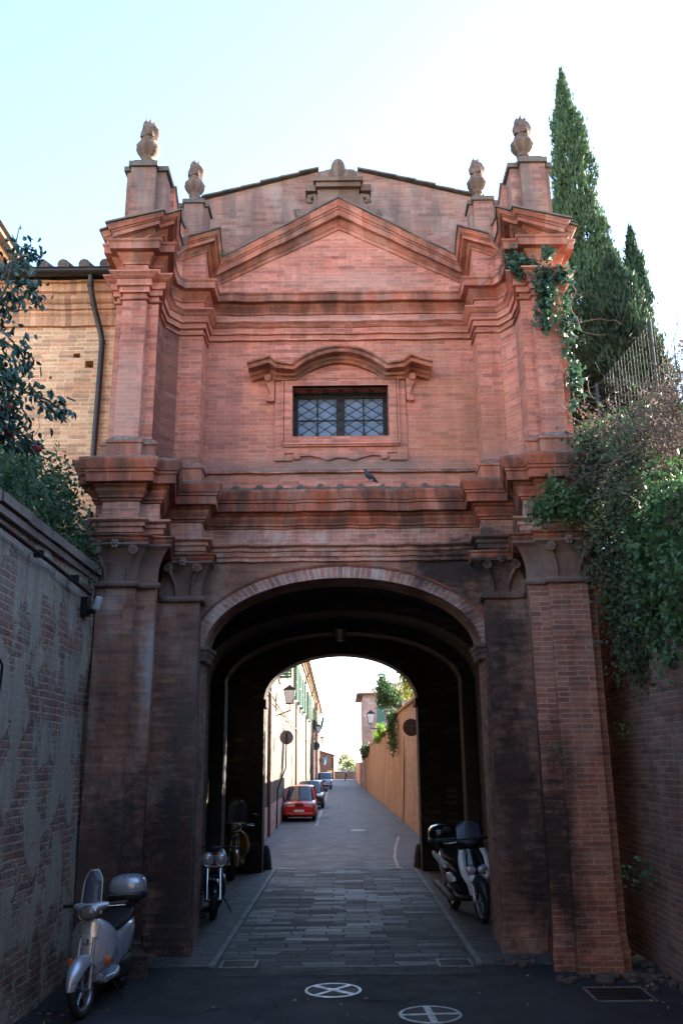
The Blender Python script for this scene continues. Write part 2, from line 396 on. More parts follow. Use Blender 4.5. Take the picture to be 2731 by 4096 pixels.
for (a, b) in both(nL, 6, 7): sweep(MB(), LF, [(0,5.0),(0,4.44)], a, b).build('pier_return', M['lower'], gate)
for (a, b) in both(nL, 0, 9): sweep(MB(), LF, list(reversed(ABA)), a, b).build('abacus', M['corn_low'], gate)
# arch: face of the centre wall, voussoir ring, soffit and jambs
def ell(t, a=AH, b=AR): return (a*math.cos(t), AZ+b*math.sin(t))
N = 48; TS = [PI*i/N for i in range(N+1)]
RT = .165
mb = MB()
for t0, t1 in zip(TS[:-1], TS[1:]):
    a0, a1 = ell(t0, AH+RT, AR+RT), ell(t1, AH+RT, AR+RT)
    mb.quad((a1[0],YC,a1[1]), (a0[0],YC,a0[1]), (a0[0],YC,5.0), (a1[0],YC,5.0))
mb.build('spandrel', M['lower'], gate)
mb = MB(); L = 0; q0 = None
for t0, t1 in zip(TS[:-1], TS[1:]):
    i0, i1 = ell(t0), ell(t1); o0, o1 = ell(t0, AH+RT, AR+RT), ell(t1, AH+RT, AR+RT)
    d = math.dist(o0, o1); y = YC-.035
    mb.add([(i0[0],y,i0[1]),(o0[0],y,o0[1]),(o1[0],y,o1[1]),(i1[0],y,i1[1])], [(0,3,2,1)], False, [[(L,.02),(L+d,.02),(L+d,.40),(L,.40)]])
    mb.add([(o0[0],y,o0[1]),(o0[0],YC+.01,o0[1]),(o1[0],YC+.01,o1[1]),(o1[0],y,o1[1])], [(0,3,2,1)], False, [[(L,.1),(L+d,.1),(L+d,.14),(L,.14)]])
    L += d
mb.build('archivolt', M['vouss'], gate)
# thin label mould over the ring
mb = MB()
R2 = [[(ell(t, AH+RT+o, AR+RT+o)[0], YC-p, ell(t, AH+RT+o, AR+RT+o)[1]) for o, p in ((.0,.05),(.03,.06),(.035,.0))] for t in TS]
mb.loft(R2, False, False, False); mb.build('label_moulding', M['corn_low'], gate)
mb = MB()
for t0, t1 in zip(TS[:-1], TS[1:]):
    i0, i1 = ell(t0), ell(t1)
    mb.quad((i0[0],YC-.035,i0[1]), (i0[0],YC+.6,i0[1]), (i1[0],YC+.6,i1[1]), (i1[0],YC-.035,i1[1]))
for sg in (-1, 1):
    mb.quad((sg*1.95,YC-.03,0),(sg*1.95,YC+.6,0),(sg*1.95,YC+.6,3.62),(sg*1.95,YC-.03,3.62)); mb.quad((sg*1.95,YC-.03,3.62),(sg*1.95,YC+.6,3.62),(sg*AH,YC+.6,3.62),(sg*AH,YC-.03,3.62)); mb.quad((sg*AH,YC-.03,3.62),(sg*AH,YC+.6,3.62),(sg*AH,YC+.6,AZ),(sg*AH,YC-.03,AZ))
    mb.quad((sg*1.95,YC+.6,0),(sg*2.6,YC+.6,0),(sg*2.6,YC+.6,3.75),(sg*1.95,YC+.6,3.75))
    mb.quad((sg*1.95,YC-.03,0),(sg*2.08,YC-.03,0),(sg*2.08,YC-.03,AZ),(sg*1.95,YC-.03,AZ))
mb.build('arch_jamb', M['lower'], gate)
IMP = [(0,3.60),(.02,3.61),(.02,3.66),(.045,3.70),(.045,3.73),(.07,3.76),(.07,3.80),(0,3.81)]
for sg in (-1, 1):
    p = [(-2.08,12.015),(-1.90,12.015),(-1.90,12.65)] if sg < 0 else [(1.90,12.65),(1.90,12.015),(2.08,12.015)]
    sweep(MB(), p, list(reversed(IMP))).build('impost', M['capital'], gate)
# inner face over the arch, closing the gap up to the vault
mb = MB()
for t0, t1 in zip(TS[:-1], TS[1:]):
    a0, a1 = ell(t0), ell(t1); mb.quad((a1[0],YC+.6,a1[1]), (a0[0],YC+.6,a0[1]), (a0[0]*1.4,YC+.6,5.3), (a1[0]*1.4,YC+.6,5.3))
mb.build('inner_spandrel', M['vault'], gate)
# tunnel inside: side walls, vault, mid piers, far arch
HI = 2.6
mb = MB()
for sg in (-1, 1):
    mb.quad((sg*HI,YC+.6,0),(sg*HI,YB-.5,0),(sg*HI,YB-.5,3.75),(sg*HI,YC+.6,3.75))
VS = [(HI*math.cos(PI*i/24), 3.75+1.28*math.sin(PI*i/24)) for i in range(25)]
for a, b in zip(VS[:-1], VS[1:]):
    mb.quad((a[0],YC+.6,a[1]),(a[0],YB-.5,a[1]),(b[0],YB-.5,b[1]),(b[0],YC+.6,b[1]))
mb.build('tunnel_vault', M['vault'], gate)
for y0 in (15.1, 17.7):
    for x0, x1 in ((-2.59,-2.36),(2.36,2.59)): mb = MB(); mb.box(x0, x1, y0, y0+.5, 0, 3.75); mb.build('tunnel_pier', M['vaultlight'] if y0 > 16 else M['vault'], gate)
    mb = MB(); rg = []
    for k in range(25):
        t = PI*k/24; i = (2.38*math.cos(t), 3.75+1.06*math.sin(t)); o = (2.66*math.cos(t), 3.75+1.34*math.sin(t))
        rg.append([(i[0],y0,i[1]),(i[0],y0+.5,i[1]),(o[0],y0+.5,o[1]),(o[0],y0,o[1])])
    mb.loft(rg, True, True, False); mb.build('vault_rib', M['vault'], gate)
# far arch wall (front and back face)
FH0, FH1, FZ, FR = -1.78, 1.66, 3.62, 1.02
fc, fh = (FH0+FH1)/2, (FH1-FH0)/2
def fell(t, e=0): return (fc+(fh+e)*math.cos(t), FZ+(FR+e)*math.sin(t))
mb = MB()
for y, s in ((YB-.5, 1), (YB+.1, -1)):
    for t0, t1 in zip(TS[:-1], TS[1:]):
        a0, a1 = fell(t0), fell(t1)
        mb.quad((a1[0],y,a1[1]), (a0[0],y,a0[1]), (a0[0],y,5.2), (a1[0],y,5.2))
    mb.quad((-3.1,y,0),(FH0,y,0),(FH0,y,5.2),(-3.1,y,5.2)); mb.quad((FH1,y,0),(3.1,y,0),(3.1,y,5.2),(FH1,y,5.2))
for t0, t1 in zip(TS[:-1], TS[1:]):
    i0, i1 = fell(t0), fell(t1)
    mb.quad((i0[0],YB-.5,i0[1]), (i0[0],YB+.1,i0[1]), (i1[0],YB+.1,i1[1]), (i1[0],YB-.5,i1[1]))
for x in (FH0, FH1): mb.quad((x,YB-.5,0),(x,YB+.1,0),(x,YB+.1,FZ),(x,YB-.5,FZ))
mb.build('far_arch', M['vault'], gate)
for x, d in ((FH0, -1), (FH1, 1)):
    mb = MB(); mb.box(min(x-d*.05, x+d*.3), max(x-d*.05, x+d*.3), YB-.56, YB+.14, 3.46, 3.64); mb.build('impost', M['vault'], gate)
# outer flanks and upper body behind the front
mb = MB()
for sg in (-1, 1): mb.quad((sg*3.1,11.4,0),(sg*3.1,YB+.1,0),(sg*3.1,YB+.1,9.2),(sg*3.1,11.4,9.2))
mb.quad((-3.1,YB+.1,5.2),(3.1,YB+.1,5.2),(3.1,YB+.1,11.3),(-3.1,YB+.1,11.3))
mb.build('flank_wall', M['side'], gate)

# entablature of the lower storey
ARC = [(0,4.99),(.03,4.99),(.03,5.05),(.05,5.055),(.05,5.12),(.07,5.125),(.07,5.17),(.11,5.20),(.11,5.225),(0,5.23)]
ARC = [(o*1.3, z) for o, z in ARC]
sweep(MB(), LF, list(reversed(ARC))).build('architrave', M['frieze'], gate)
sweep(MB(), LF, [(0,5.56),(0,5.22)]).build('frieze', M['frieze'], gate)
LC = [(0,5.47),(.03,5.475),(.03,5.51),(.06,5.515),(.06,5.545),(.10,5.60),(.10,5.635),(.14,5.66),(.14,5.685),(.235,5.69),(.24,5.80),(.265,5.81),(.265,5.845),(.285,5.85),(.31,5.91),(.33,5.955),(.33,5.985),(.30,6.0),(0,6.10)]
LC = [(o*.8, z) for o, z in LC]
sweep(MB(), LF, list(reversed(LC))).build('lower_cornice', M['corn_low'], gate)
# roof-tile ends along the centre of the cornice
for k in range(11):
    x = -1.5+.3*k + RND.uniform(-.02,.02); mb = MB()
    mb.tube([(x,YC-.25,6.0),(x,YC-.05,6.09)], .046+RND.uniform(-.014,.008), 10)
    mb.build('roof_tile', M['coping'], gate)
# upper storey
DD = [(0,6.30),(.05,6.31),(.05,6.335),(0,6.37)]
sweep(MB(), UF, list(reversed(DD)), nU-1, nU).build('dado_ledge', M['corn_up'], gate)
BS = [(.06,6.0),(.06,6.24),(.08,6.25),(.08,6.28),(.03,6.33),(0,6.36)]
for (a, b) in both(nU, 0, 6) + both(nU, 8, 11): sweep(MB(), UF, list(reversed(BS)), a, b).build('pilaster_base', M['corn_up'], gate)
for (a, b) in both(nU, 0, 6) + both(nU, 9, 11): sweep(MB(), UF, [(0,8.45),(0,6.02)], a, b).build('pilaster', M['upper'], gate)
for k, (a, b) in enumerate(both(nU, 6, 9)): sweep(MB(), UF, [(0,8.45),(0,6.02)], a, b).build('curved_recess', M['upper'] if k else M['side'], gate)  # left recess gets the brick with shade in its colour
WX, WZ0, WZ1 = .713, 6.87, 7.68
mb = MB()
for x0, x1, z0, z1 in ((-2.02,-WX,6.02,8.45),(WX,2.02,6.02,8.45),(-WX,WX,6.02,WZ0),(-WX,WX,WZ1,8.45)):
    mb.quad((x0,YC,z0),(x1,YC,z0),(x1,YC,z1),(x0,YC,z1))
mb.build('front_wall', M['upper'], gate)
AS = [(0,8.33),(.035,8.34),(.035,8.365),(0,8.375)]
for (a, b) in both(nU, 0, 11): sweep(MB(), UF, list(reversed(AS)), a, b).build('astragal', M['corn_up'], gate)
UA = [(0,8.44),(.03,8.44),(.03,8.52),(.055,8.525),(.055,8.62),(.07,8.63),(.09,8.66),(.12,8.69),(.12,8.71),(0,8.725)]
UA = [(o*1.4, z) for o, z in UA]
sweep(MB(), UF, list(reversed(UA))).build('upper_architrave', M['upper'], gate)
sweep(MB(), UF, [(0,8.95),(0,8.71)]).build('upper_frieze', M['upper'], gate)
UC = [(0,8.88),(.03,8.885),(.03,8.92),(.07,8.96),(.12,9.0),(.13,9.03),(.25,9.035),(.255,9.13),(.285,9.15),(.29,9.175),(0,9.22)]
UC = [(o*.70, z) for o, z in UC]
sweep(MB(), UF, list(reversed(UC))).build('upper_cornice', M['corn_up'], gate)
# pediment: the wall up to it, then the raking cornice along the stepped plan
zh = [9.34,9.34,9.38,9.38,9.58,9.58,9.65,9.65,9.65,9.86,10.0,9.76]
ZF = zh + list(reversed(zh))
P2, Z2 = list(UF), list(ZF)
P2.insert(nU, (0.0, YC)); Z2.insert(nU, 10.80)
sweep(MB(), P2, [(0,0,1),(0,9.15,0)], 0, len(P2)-1, [max(z, 9.2) for z in Z2]).build('tympanum', M['upper'], gate)
RK = [(0,-.42),(.03,-.42),(.03,-.36),(.05,-.35),(.09,-.29),(.10,-.25),(.215,-.245),(.22,-.15),(.245,-.14),(.245,-.11),(.275,-.10),(.30,-.04),(.325,0),(.31,.012),(0,.05)]
RK = [(o*.70, z) for o, z in RK]; RKT = [(o, z*.60) for o, z in RK]
for a, b in ((0,nU-1),(nU+1,2*nU)): sweep(MB(), P2, list(reversed(RKT)), a, b, Z2).build('raking_cornice', M['corn_up'], gate)
sweep(MB(), P2, list(reversed(RK)), nU-1, nU+1, Z2).build('raking_cornice', M['corn_up'], gate)
# slab edge on top of the raking cornice
TP = [(.19,.018),(.245,.012),(.245,.04),(0,.085)]
sweep(MB(), P2, list(reversed(TP)), 0, len(P2)-1, Z2).build('cornice_slab', M['coping'], gate)
# cover behind the pediment (roof slabs back to the gable wall)
mb = MB()
PP, MM = mitre(P2)
for i in range(len(P2)-1):
    a, b = P2[i], P2[i+1]
    mb.quad((a[0],a[1],Z2[i]+.08),(b[0],b[1],Z2[i+1]+.08),(b[0],12.92,max(Z2[i+1],9.6)+.1),(a[0],12.92,max(Z2[i],9.6)+.1))
mb.build('pediment_roof', M['rooftile'], gate)
# gable wall behind
GY = 12.75
gp = [(-3.06,9.2),(3.06,9.2),(3.06,11.28),(2.4,11.43),(0,12.10),(-2.4,11.43),(-3.06,11.28)]
mb = MB(); mb.prism(gp, GY, GY+.35)
gable = mb.build('gable_wall', M['gablewall'], gate)
def gz(x): return 12.10-.67*abs(x)/2.4 if abs(x) < 2.4 else 11.43-.15*(abs(x)-2.4)/.66
for sg in (-1, 1):
    x = .33
    while x < 2.42:
        x1 = min(x+.34, 2.46)
        z0, z1 = gz(x), gz(x1)
        y0 = GY-.06-RND.uniform(0,.03)
        mb = MB(); th = .030
        mb.add([(sg*x,y0,z0+.012),(sg*x1,y0,z1+.030),(sg*x1,YB,z1+.030),(sg*x,YB,z0+.012),(sg*x,y0,z0+.012+th),(sg*x1,y0,z1+.03+th),(sg*x1,YB,z1+.03+th),(sg*x,YB,z0+.012+th)],
               [(0,1,5,4),(4,5,6,7),(1,2,6,5),(3,0,4,7),(0,3,2,1),(2,3,7,6)])
        mb.build('roof_slab', M['rooftile'], gable); x = x1-.012
mb = MB()
for sg in (-1, 1):
    mb.quad((0,GY+.3,12.08),(sg*2.45,GY+.3,11.42),(sg*2.45,YB,11.42),(0,YB,12.08))
    mb.quad((sg*2.45,GY+.3,11.42),(sg*3.1,GY+.3,11.26),(sg*3.1,YB,11.26),(sg*2.45,YB,11.42))
    mb.quad((sg*3.1,GY,9.2),(sg*3.1,YB,9.2),(sg*3.1,YB,11.3),(sg*3.1,GY,11.3))
mb.build('roof', M['rooftile'], gate)
# pedestals: a broad one over each outer pier, a small one over each inner pier
for sg in (-1, 1):
    mb = MB(); x0, x1 = sorted((sg*2.66, sg*3.02)); a0, a1 = sorted((sg*2.53, sg*3.10))
    mb.box(x0, x1, 10.84, 11.35, 9.25, 10.66); mb.box(a0, a1, 10.94, 11.34, 9.25, 10.64)
    p = mb.build('pedestal', M['gablewall'], gate)
    mb = MB(); mb.box(x0-.03, x1+.03, 10.80, 11.37, 10.66, 10.74); mb.box(a0-.04, a1+.04, 10.90, 11.38, 10.645, 10.72)
    mb.box(x0+.03, x1-.03, 10.86, 11.30, 10.74, 10.80); mb.build('pedestal_cap', M['coping'], p)
    mb = MB(); x0, x1 = sorted((sg*2.12, sg*2.42)); a0, a1 = sorted((sg*2.06, sg*2.50))
    mb.box(x0, x1, 11.80, 12.2, 9.6, 10.72); mb.box(a0, a1, 11.88, 12.16, 9.6, 10.70)
    p = mb.build('pedestal', M['gablewall'], gate)
    mb = MB(); mb.box(x0-.025, x1+.025, 11.77, 12.22, 10.72, 10.79); mb.box(a0-.03, a1+.03, 11.85, 12.19, 10.70, 10.765)
    mb.box(x0+.03, x1-.03, 11.84, 12.15, 10.79, 10.84); mb.build('pedestal_cap', M['coping'], p)
    # swept parapet joining the two
    mb = MB(); rg = []
    for k in range(9):
        q = k/8; y = 11.3+.65*q; x = sg*(2.56-.10*q); z = 10.62-.55*math.sin(q*PI/2)**.8+.28*q*q
        rg.append([(x-.09,y,9.4),(x+.09,y,9.4),(x+.09,y,z),(x-.09,y,z)])
    mb.loft(rg, True, True, False); mb.build('swept_parapet', M['upper'], gate)
    mb = MB(); rg2 = [[(r[0][0]-.03,r[0][1],r[2][2]),(r[1][0]+.03,r[0][1],r[2][2]),(r[1][0]+.03,r[0][1],r[2][2]+.05),(r[0][0]-.03,r[0][1],r[2][2]+.05)] for r in rg]
    mb.loft(rg2, True, True, False); mb.build('parapet_coping', M['coping'], gate)
def urn(x, y, z, s):
    mb = MB()
    pr = [(.10,0),(.125,.0),(.125,.035),(.10,.05),(.075,.075),(.07,.11),(.095,.125),(.095,.14),(.075,.15),(.10,.18),(.145,.235),(.168,.29),(.172,.325),(.15,.365),(.115,.385),(.105,.395),(.118,.41),(.118,.43),(.095,.44),(.085,.46),(.10,.475)]
    seg = 24
    rings = []
    for r, h in pr:
        fl = 1.0 if not (.16 < h < .36) else None
        rings.append([(x+s*r*(1+(0 if fl else .055*math.cos(12*t)))*math.cos(t), y+s*r*(1+(0 if fl else .055*math.cos(12*t)))*math.sin(t), z+s*1.12*h) for t in [2*PI*k/seg for k in range(seg)]])
    mb.loft(rings); u = mb.build('urn', M['stone'], gate)
    mb = MB(); rings = []
    for k in range(11):
        q = k/10; h = .47+.27*q; r = .105*(1.0+.25*math.sin(q*PI))*(1-q**3.2)+.006
        rings.append([(x+s*(r*(1+.16*math.sin(4*t+6*q))*math.cos(t)+.02*math.sin(q*5)), y+s*r*(1+.16*math.sin(4*t+6*q))*math.sin(t), z+s*1.12*(h+.02*math.cos(3*t+q*4)*q)) for t in [2*PI*j/18 for j in range(18)]])
    mb.loft(rings)
    for k in range(5):
        t = k*1.26+x; mb.tube([(x+s*.08*math.cos(t),y+s*.08*math.sin(t),z+s*.67),(x+s*.075*math.cos(t+.4),y+s*.075*math.sin(t+.4),z+s*.78),(x+s*.05*math.cos(t+.9),y+s*.05*math.sin(t+.9),z+s*(.86+.02*(k%2)))], [.028*s,.022*s,.004], 6)
    mb.build('flame', M['stone'], u)
urn(-2.85, 11.08, 10.80, 1.02); urn(2.77, 11.08, 10.80, 1.0)
urn(-2.30, 11.98, 10.84, .93); urn(2.22, 11.98, 10.84, .91)
# cartouche above the apex
CY = 12.15
mb = MB()
mb.prism([(-.33,10.70),(.33,10.70),(.36,10.86),(.33,11.0),(.34,11.16),(-.34,11.16),(-.33,11.0),(-.36,10.86)], CY-.07, CY+.2)
mb.box(-.36,.36,CY-.15,CY+.2,11.16,11.24); mb.box(-.40,.40,CY-.19,CY+.2,11.24,11.31)
mb.box(-.53,-.365,CY-.08,CY+.18,11.13,11.24); mb.box(.365,.53,CY-.08,CY+.18,11.13,11.24)
cart = mb.build('cartouche', M['stone'], gate)
mb = MB()
mb.sup((0,CY+.03,11.55),(.125,.12,.25),.9); mb.sup((-.19,CY+.03,11.40),(.155,.12,.16),.9); mb.sup((.19,CY+.03,11.42),(.155,.12,.17),.9); mb.box(-.33,.33,CY-.06,CY+.14,11.31,11.37); mb.box(-.36,.36,CY-.06,CY+.14,11.28,11.32)
mb.build('crest', M['stone'], cart)
for sg in (-1, 1):
    mb = MB()
    mb.tube([(sg*.36,CY,11.10),(sg*.47,CY,11.06),(sg*.49,CY,10.99),(sg*.43,CY,10.96)], [.03,.045,.05,.03], 8)
    mb.tube([(sg*.36,CY,11.08),(sg*.345,CY,10.92),(sg*.40,CY,10.78),(sg*.53,CY,10.69),(sg*.66,CY-.02,10.72),(sg*.68,CY-.02,10.79),(sg*.62,CY-.02,10.80)], [.05,.07,.09,.09,.07,.05,.03], 8)
    mb.build('scroll', M['stone'], cart)
# window
win = MB()
for x0, x1, z0, z1, p in ((-.83,-WX,WZ0-.10,WZ1+.11,.05),(WX,.83,WZ0-.10,WZ1+.11,.05),(-WX,WX,WZ1,WZ1+.11,.05),(-WX,WX,WZ0-.10,WZ0,.05),
                          (-.97,-.83,6.52,7.90,.03),(.83,.97,6.52,7.90,.03),(-.83,.83,WZ1+.11,7.90,.03),(-.83,.83,6.62,WZ0-.10,.028)):
    win.box(x0, x1, YC-p, YC+.03, z0, z1)
win.box(-.86,.86,YC-.085,YC,WZ0-.135,WZ0-.11); win.box(-.85,.85,YC-.065,YC,WZ0-.16,WZ0-.136)
for sg in (-1,1): win.box(sg*.86-.012,sg*.86+.012,YC-.06,YC,WZ0-.11,WZ1+.12)
win.box(-.85,.85,YC-.06,YC,WZ1+.111,WZ1+.13)
win.box(-.975,-.71,YC-.04,YC,6.50,6.525); win.box(.71,.975,YC-.04,YC,6.50,6.525)
for sg in (-1, 1):  # reveals
    win.quad((sg*WX,YC-.04,WZ0),(sg*WX,YC+.4,WZ0),(sg*WX,YC+.4,WZ1),(sg*WX,YC-.04,WZ1))
win.quad((-WX,YC-.04,WZ1),(WX,YC-.04,WZ1),(WX,YC+.4,WZ1),(-WX,YC+.4,WZ1)); win.quad((-WX,YC-.04,WZ0),(-WX,YC+.4,WZ0),(WX,YC+.4,WZ0),(WX,YC-.04,WZ0))
window = win.build('window', M['upper'], gate)
y = YC+.24; mb = MB()
mb.box(-WX,-.64,y,y+.06,WZ0,WZ1); mb.box(.64,WX,y,y+.06,WZ0,WZ1); mb.box(-.64,.64,y,y+.06,WZ1-.09,WZ1); mb.box(-.64,.64,y,y+.06,WZ0,WZ0+.04)
mb.box(-.065,.065,y-.012,y+.055,WZ0+.04,WZ1-.09)
for sg in (-1, 1):
    mb.box(sg*.35-.012,sg*.35+.012,y+.005,y+.045,WZ0+.04,WZ1-.09)
    a, b = sorted((sg*.065, sg*.64)); mb.box(a,b,y+.008,y+.042,WZ0+.355,WZ0+.378)
mb.build('frame', M['wood'], window)
mb = MB(); mb.box(-.66,.66,y+.02,y+.03,WZ0,WZ1); mb.build('pane', M['pane'], window)
mb = MB(); mb.box(-1.2,1.2,y+.3,y+.35,6.5,8.1); mb.build('room_shade', M['dark'], window)
mb = MB(); yg = YC+.10; H = WZ1-WZ0
for d in (1, -1):
    for k in range(-6, 14):
        x0 = -WX+k*.235 if d > 0 else WX-k*.235
        # bar from (x0,WZ0) rising with slope .66, clipped to the opening
        pts = []
        for zz in (0, H):
            pts.append((x0+d*zz/.66, WZ0+zz))
        (xa, za), (xb, zb) = pts
        def clip(xa, za, xb, zb):
            t0, t1 = 0., 1.
            for lim, sgn in ((-WX, 1), (WX, -1)):
                fa, fb = sgn*(xa-lim), sgn*(xb-lim)
                if fa < 0 and fb < 0: return None
                if fa < 0: t0 = max(t0, fa/(fa-fb))
                if fb < 0: t1 = min(t1, fa/(fa-fb))
            if t1-t0 < .02: return None
            return (xa+(xb-xa)*t0, za+(zb-za)*t0, xa+(xb-xa)*t1, za+(zb-za)*t1)
        c = clip(xa, za, xb, zb)
        if c: mb.cyl((c[0],yg+.004*d,c[1]),(c[2],yg+.004*d,c[3]), .0065, 5)
mb.build('lattice', M['iron'], window)
# curved hood over the window
hp = [(-1.36,7.885),(-1.04,7.985),(-.93,7.895),(-.70,7.895)]
for k in range(1, 12):
    t = k/12; hp.append((-.70+1.40*t, 7.895+.285*math.sin(PI*t)**.85))
hp += [(.70,7.895),(.93,7.895),(1.04,7.985),(1.36,7.885)]
PHo, MHo = mitre([(-x, z) for x, z in hp])     # normals point up in this order
rg = []
for (x, z), m in zip(hp, MHo):
    up = Vector((-m.x, m.y));
    if up.y < 0: up = -up
    pk = 1.25 if abs(x) < .9 else 1.55
    prof = [(0,-.13),(.05,-.13),(.07,-.10),(.10,-.085),(.11,-.05),(.21,-.045),(.22,.0),(.25,.015),(.255,.04),(0,.08)]
    rg.append([(x+up.x*e, YC-o*pk, z+up.y*e) for o, e in prof])
mb = MB(); mb.loft(rg, True, True, False); mb.build('hood', M['corn_up'], window)
for sg in (-1, 1):   # scrolled brackets under the hood ends
    mb = MB()
    pl = [(.985,7.84),(1.10,7.84),(1.13,7.76),(1.08,7.66),(1.04,7.56),(1.05,7.50),(1.09,7.48),(1.10,7.44),(1.05,7.41),(.985,7.44)]
    pl = [(sg*x, z) for x, z in pl]
    if sg < 0: pl.reverse()
    pl.reverse(); mb.prism(pl, YC-.07, YC+.01)
    mb.cyl((sg*1.08,YC-.12,7.79),(sg*1.08,YC,7.79),.05,12); mb.cyl((sg*1.06,YC-.09,7.45),(sg*1.06,YC,7.45),.032,10)
    mb.build('bracket', M['upper'], window)
# scrolled apron
ap = [(-.68,6.62),(-.70,6.575),(-.67,6.515),(-.60,6.515),(-.58,6.57),(-.45,6.575),(-.30,6.54),(-.20,6.50),(-.13,6.515),(-.08,6.54)]
full = ap + [(-x, z) for x, z in reversed(ap)]
full = [(x, z) for x, z in full]
mb = MB(); mb.prism(full, YC-.035, YC+.01)
for sg in (-1,1): mb.cyl((sg*.645,YC-.05,6.55),(sg*.645,YC,6.55),.035,12); mb.cyl((sg*.17,YC-.045,6.535),(sg*.17,YC,6.535),.03,12)
mb.build('apron', M['upper'], window)
# ------------------------------------------------------------------ ground and paving
def asphalt(name, a, b, rough=.62, cracks=True):
    t = NT(name); pos = t.pos()
    col = t.mix(t.rng(t.noise(pos, .8, 5, .65), .35, .65), a, b)
    col = t.mix(t.rng(t.noise(pos, 60, 3, .7), .55, .75, 0, .5), col, tuple(q*1.9 for q in a))
    if cracks:
        w = t.n('ShaderNodeTexNoise'); w.inputs['Scale'].default_value = 1.2; w.inputs['Detail'].default_value = 4; t.l(pos, w.inputs['Vector'])
        wa = t.n('ShaderNodeVectorMath', operation='ADD'); t.l(pos, wa.inputs[0]); t.l(t.vmul(w.outputs[1], (1.6,1.6,0)), wa.inputs[1])
        v = t.n('ShaderNodeTexVoronoi', feature='DISTANCE_TO_EDGE'); v.inputs['Scale'].default_value = .22; t.l(wa.outputs[0], v.inputs['Vector'])
        col = t.mix(t.rng(v.outputs[0], .0, .006, .7, 0), col, tuple(q*.35 for q in a))
    t.bump(t.noise(pos, 90, 3, .7), .35, .01)
    return t.fin(col, t.rng(t.noise(pos, 2.1, 4, .6), .3, .7, rough-.1, min(rough+.12, 1)), 0, .35)
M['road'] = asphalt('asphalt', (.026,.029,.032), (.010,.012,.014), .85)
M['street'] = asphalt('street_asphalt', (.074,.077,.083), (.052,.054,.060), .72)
def slabmat(name, bw, rh, c1, c2, mort, r0, r1, ms=.012):
    t = NT(name); pos = t.pos()
    w = t.n('ShaderNodeTexNoise'); w.inputs['Scale'].default_value = 1.6; t.l(pos, w.inputs['Vector'])
    ws = t.n('ShaderNodeVectorMath', operation='SUBTRACT'); t.l(w.outputs[1], ws.inputs[0]); ws.inputs[1].default_value = (.5,.5,.5)
    wa = t.n('ShaderNodeVectorMath', operation='ADD'); t.l(pos, wa.inputs[0]); t.l(t.vmul(ws.outputs[0], (.34,.17,0)), wa.inputs[1])
    b = t.n('ShaderNodeTexBrick', offset=.37, offset_frequency=2); t.l(wa.outputs[0], b.inputs['Vector'])
    for i, c in zip(('Color1','Color2','Mortar'), (c1,c2,mort)): b.inputs[i].default_value = (*c,1)
    b.inputs['Scale'].default_value = 1; b.inputs['Mortar Size'].default_value = ms; b.inputs['Mortar Smooth'].default_value = .3; b.inputs['Brick Width'].default_value = bw; b.inputs['Row Height'].default_value = rh
    g = t.rng(t.noise(pos, 7, 5, .7), .3, .7, .75, 1.2)
    cm = t.n('ShaderNodeCombineColor'); [t.l(g, cm.inputs[i]) for i in range(3)]
    col = t.mix(1., b.outputs[0], cm.outputs[0], 'MULTIPLY')
    bw_ = t.n('ShaderNodeRGBToBW'); t.l(b.outputs[0], bw_.inputs[0])
    lo, hi = sorted((sum(c1)/3, sum(c2)/3))
    t.bump(t.math('ADD', t.math('MULTIPLY', t.math('SUBTRACT', 1., b.outputs[1]), .8), t.math('MULTIPLY', t.noise(pos, 11, 4, .65), .6)), .5, .015)
    return t.fin(col, t.rng(bw_.outputs[0], lo, hi, r1, r0), 0, .5)
M['slab'] = slabmat('stone_slabs', .56, .21, (.024,.026,.028), (.047,.050,.051), (.010,.010,.010), .62, .85)
M['cobble'] = slabmat('small_setts', .30, .10, (.055,.056,.054), (.08,.079,.074), (.025,.025,.025), .7, .85, .01)
M['earth'] = plain('earth', (.09,.08,.05), (.05,.06,.03), .95, 0, .5)
M['kerb'] = plain('kerb_stone', (.17,.17,.165), (.10,.10,.10), .75, 0, 5, .3)
def gridmesh(name, xs, ys, zf, mat, kind='structure', smooth=True):
    v = [(x, y, zf(x, y)) for y in ys for x in xs]; n = len(xs)
    f = [(j*n+i, j*n+i+1, (j+1)*n+i+1, (j+1)*n+i) for j in range(len(ys)-1) for i in range(n-1)]
    o = MB().add(v, f, smooth).build(name, mat); tag(o, kind=kind); return o
def gz0(x, y):
    return -.03 if y < 133 else -.03-.22*min(y-133, 130)
gridmesh('ground', [-4000,-2500,-1500,-900,-600,-400,-250,-150,-80,-40,-15,0,15,40,80,150,250,400,600,900,1500,2500,4000],
         [-60,0,60,132,160,200,263,400,631,1000,1700,3000,6000], gz0, M['earth'])
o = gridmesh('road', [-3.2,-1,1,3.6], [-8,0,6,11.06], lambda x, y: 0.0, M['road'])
o = gridmesh('paving', [-1.5,0,1.5], [11.06,15,20.75], lambda x, y: 0.0, M['slab'])
mb = MB(); mb.box(-2.62,-1.575,11.06,20.75,-.02,.012); mb.box(1.555,2.62,11.06,20.75,-.02,.012); tag(mb.build('pavement', M['cobble']), kind='structure')
mb = MB()
for x in (-1.575, 1.5):
    y = 11.06
    while y < 20.7:
        l = RND.uniform(.35,.8); mb.box(x,x+.072,y,min(y+l,20.75)-.008,-.03,.022+RND.uniform(0,.006)); y += l
tag(mb.build('kerb', M['kerb']), kind='structure')
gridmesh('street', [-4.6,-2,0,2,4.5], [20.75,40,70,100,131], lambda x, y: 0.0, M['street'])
mb = MB(); y = 34.5
p = lambda yy: -1.06-.0072*(yy-36)
mb.quad((p(34.5)-.05,34.5,.004),(p(34.5)+.05,34.5,.004),(p(83)+.05,83,.004),(p(83)-.05,83,.004))
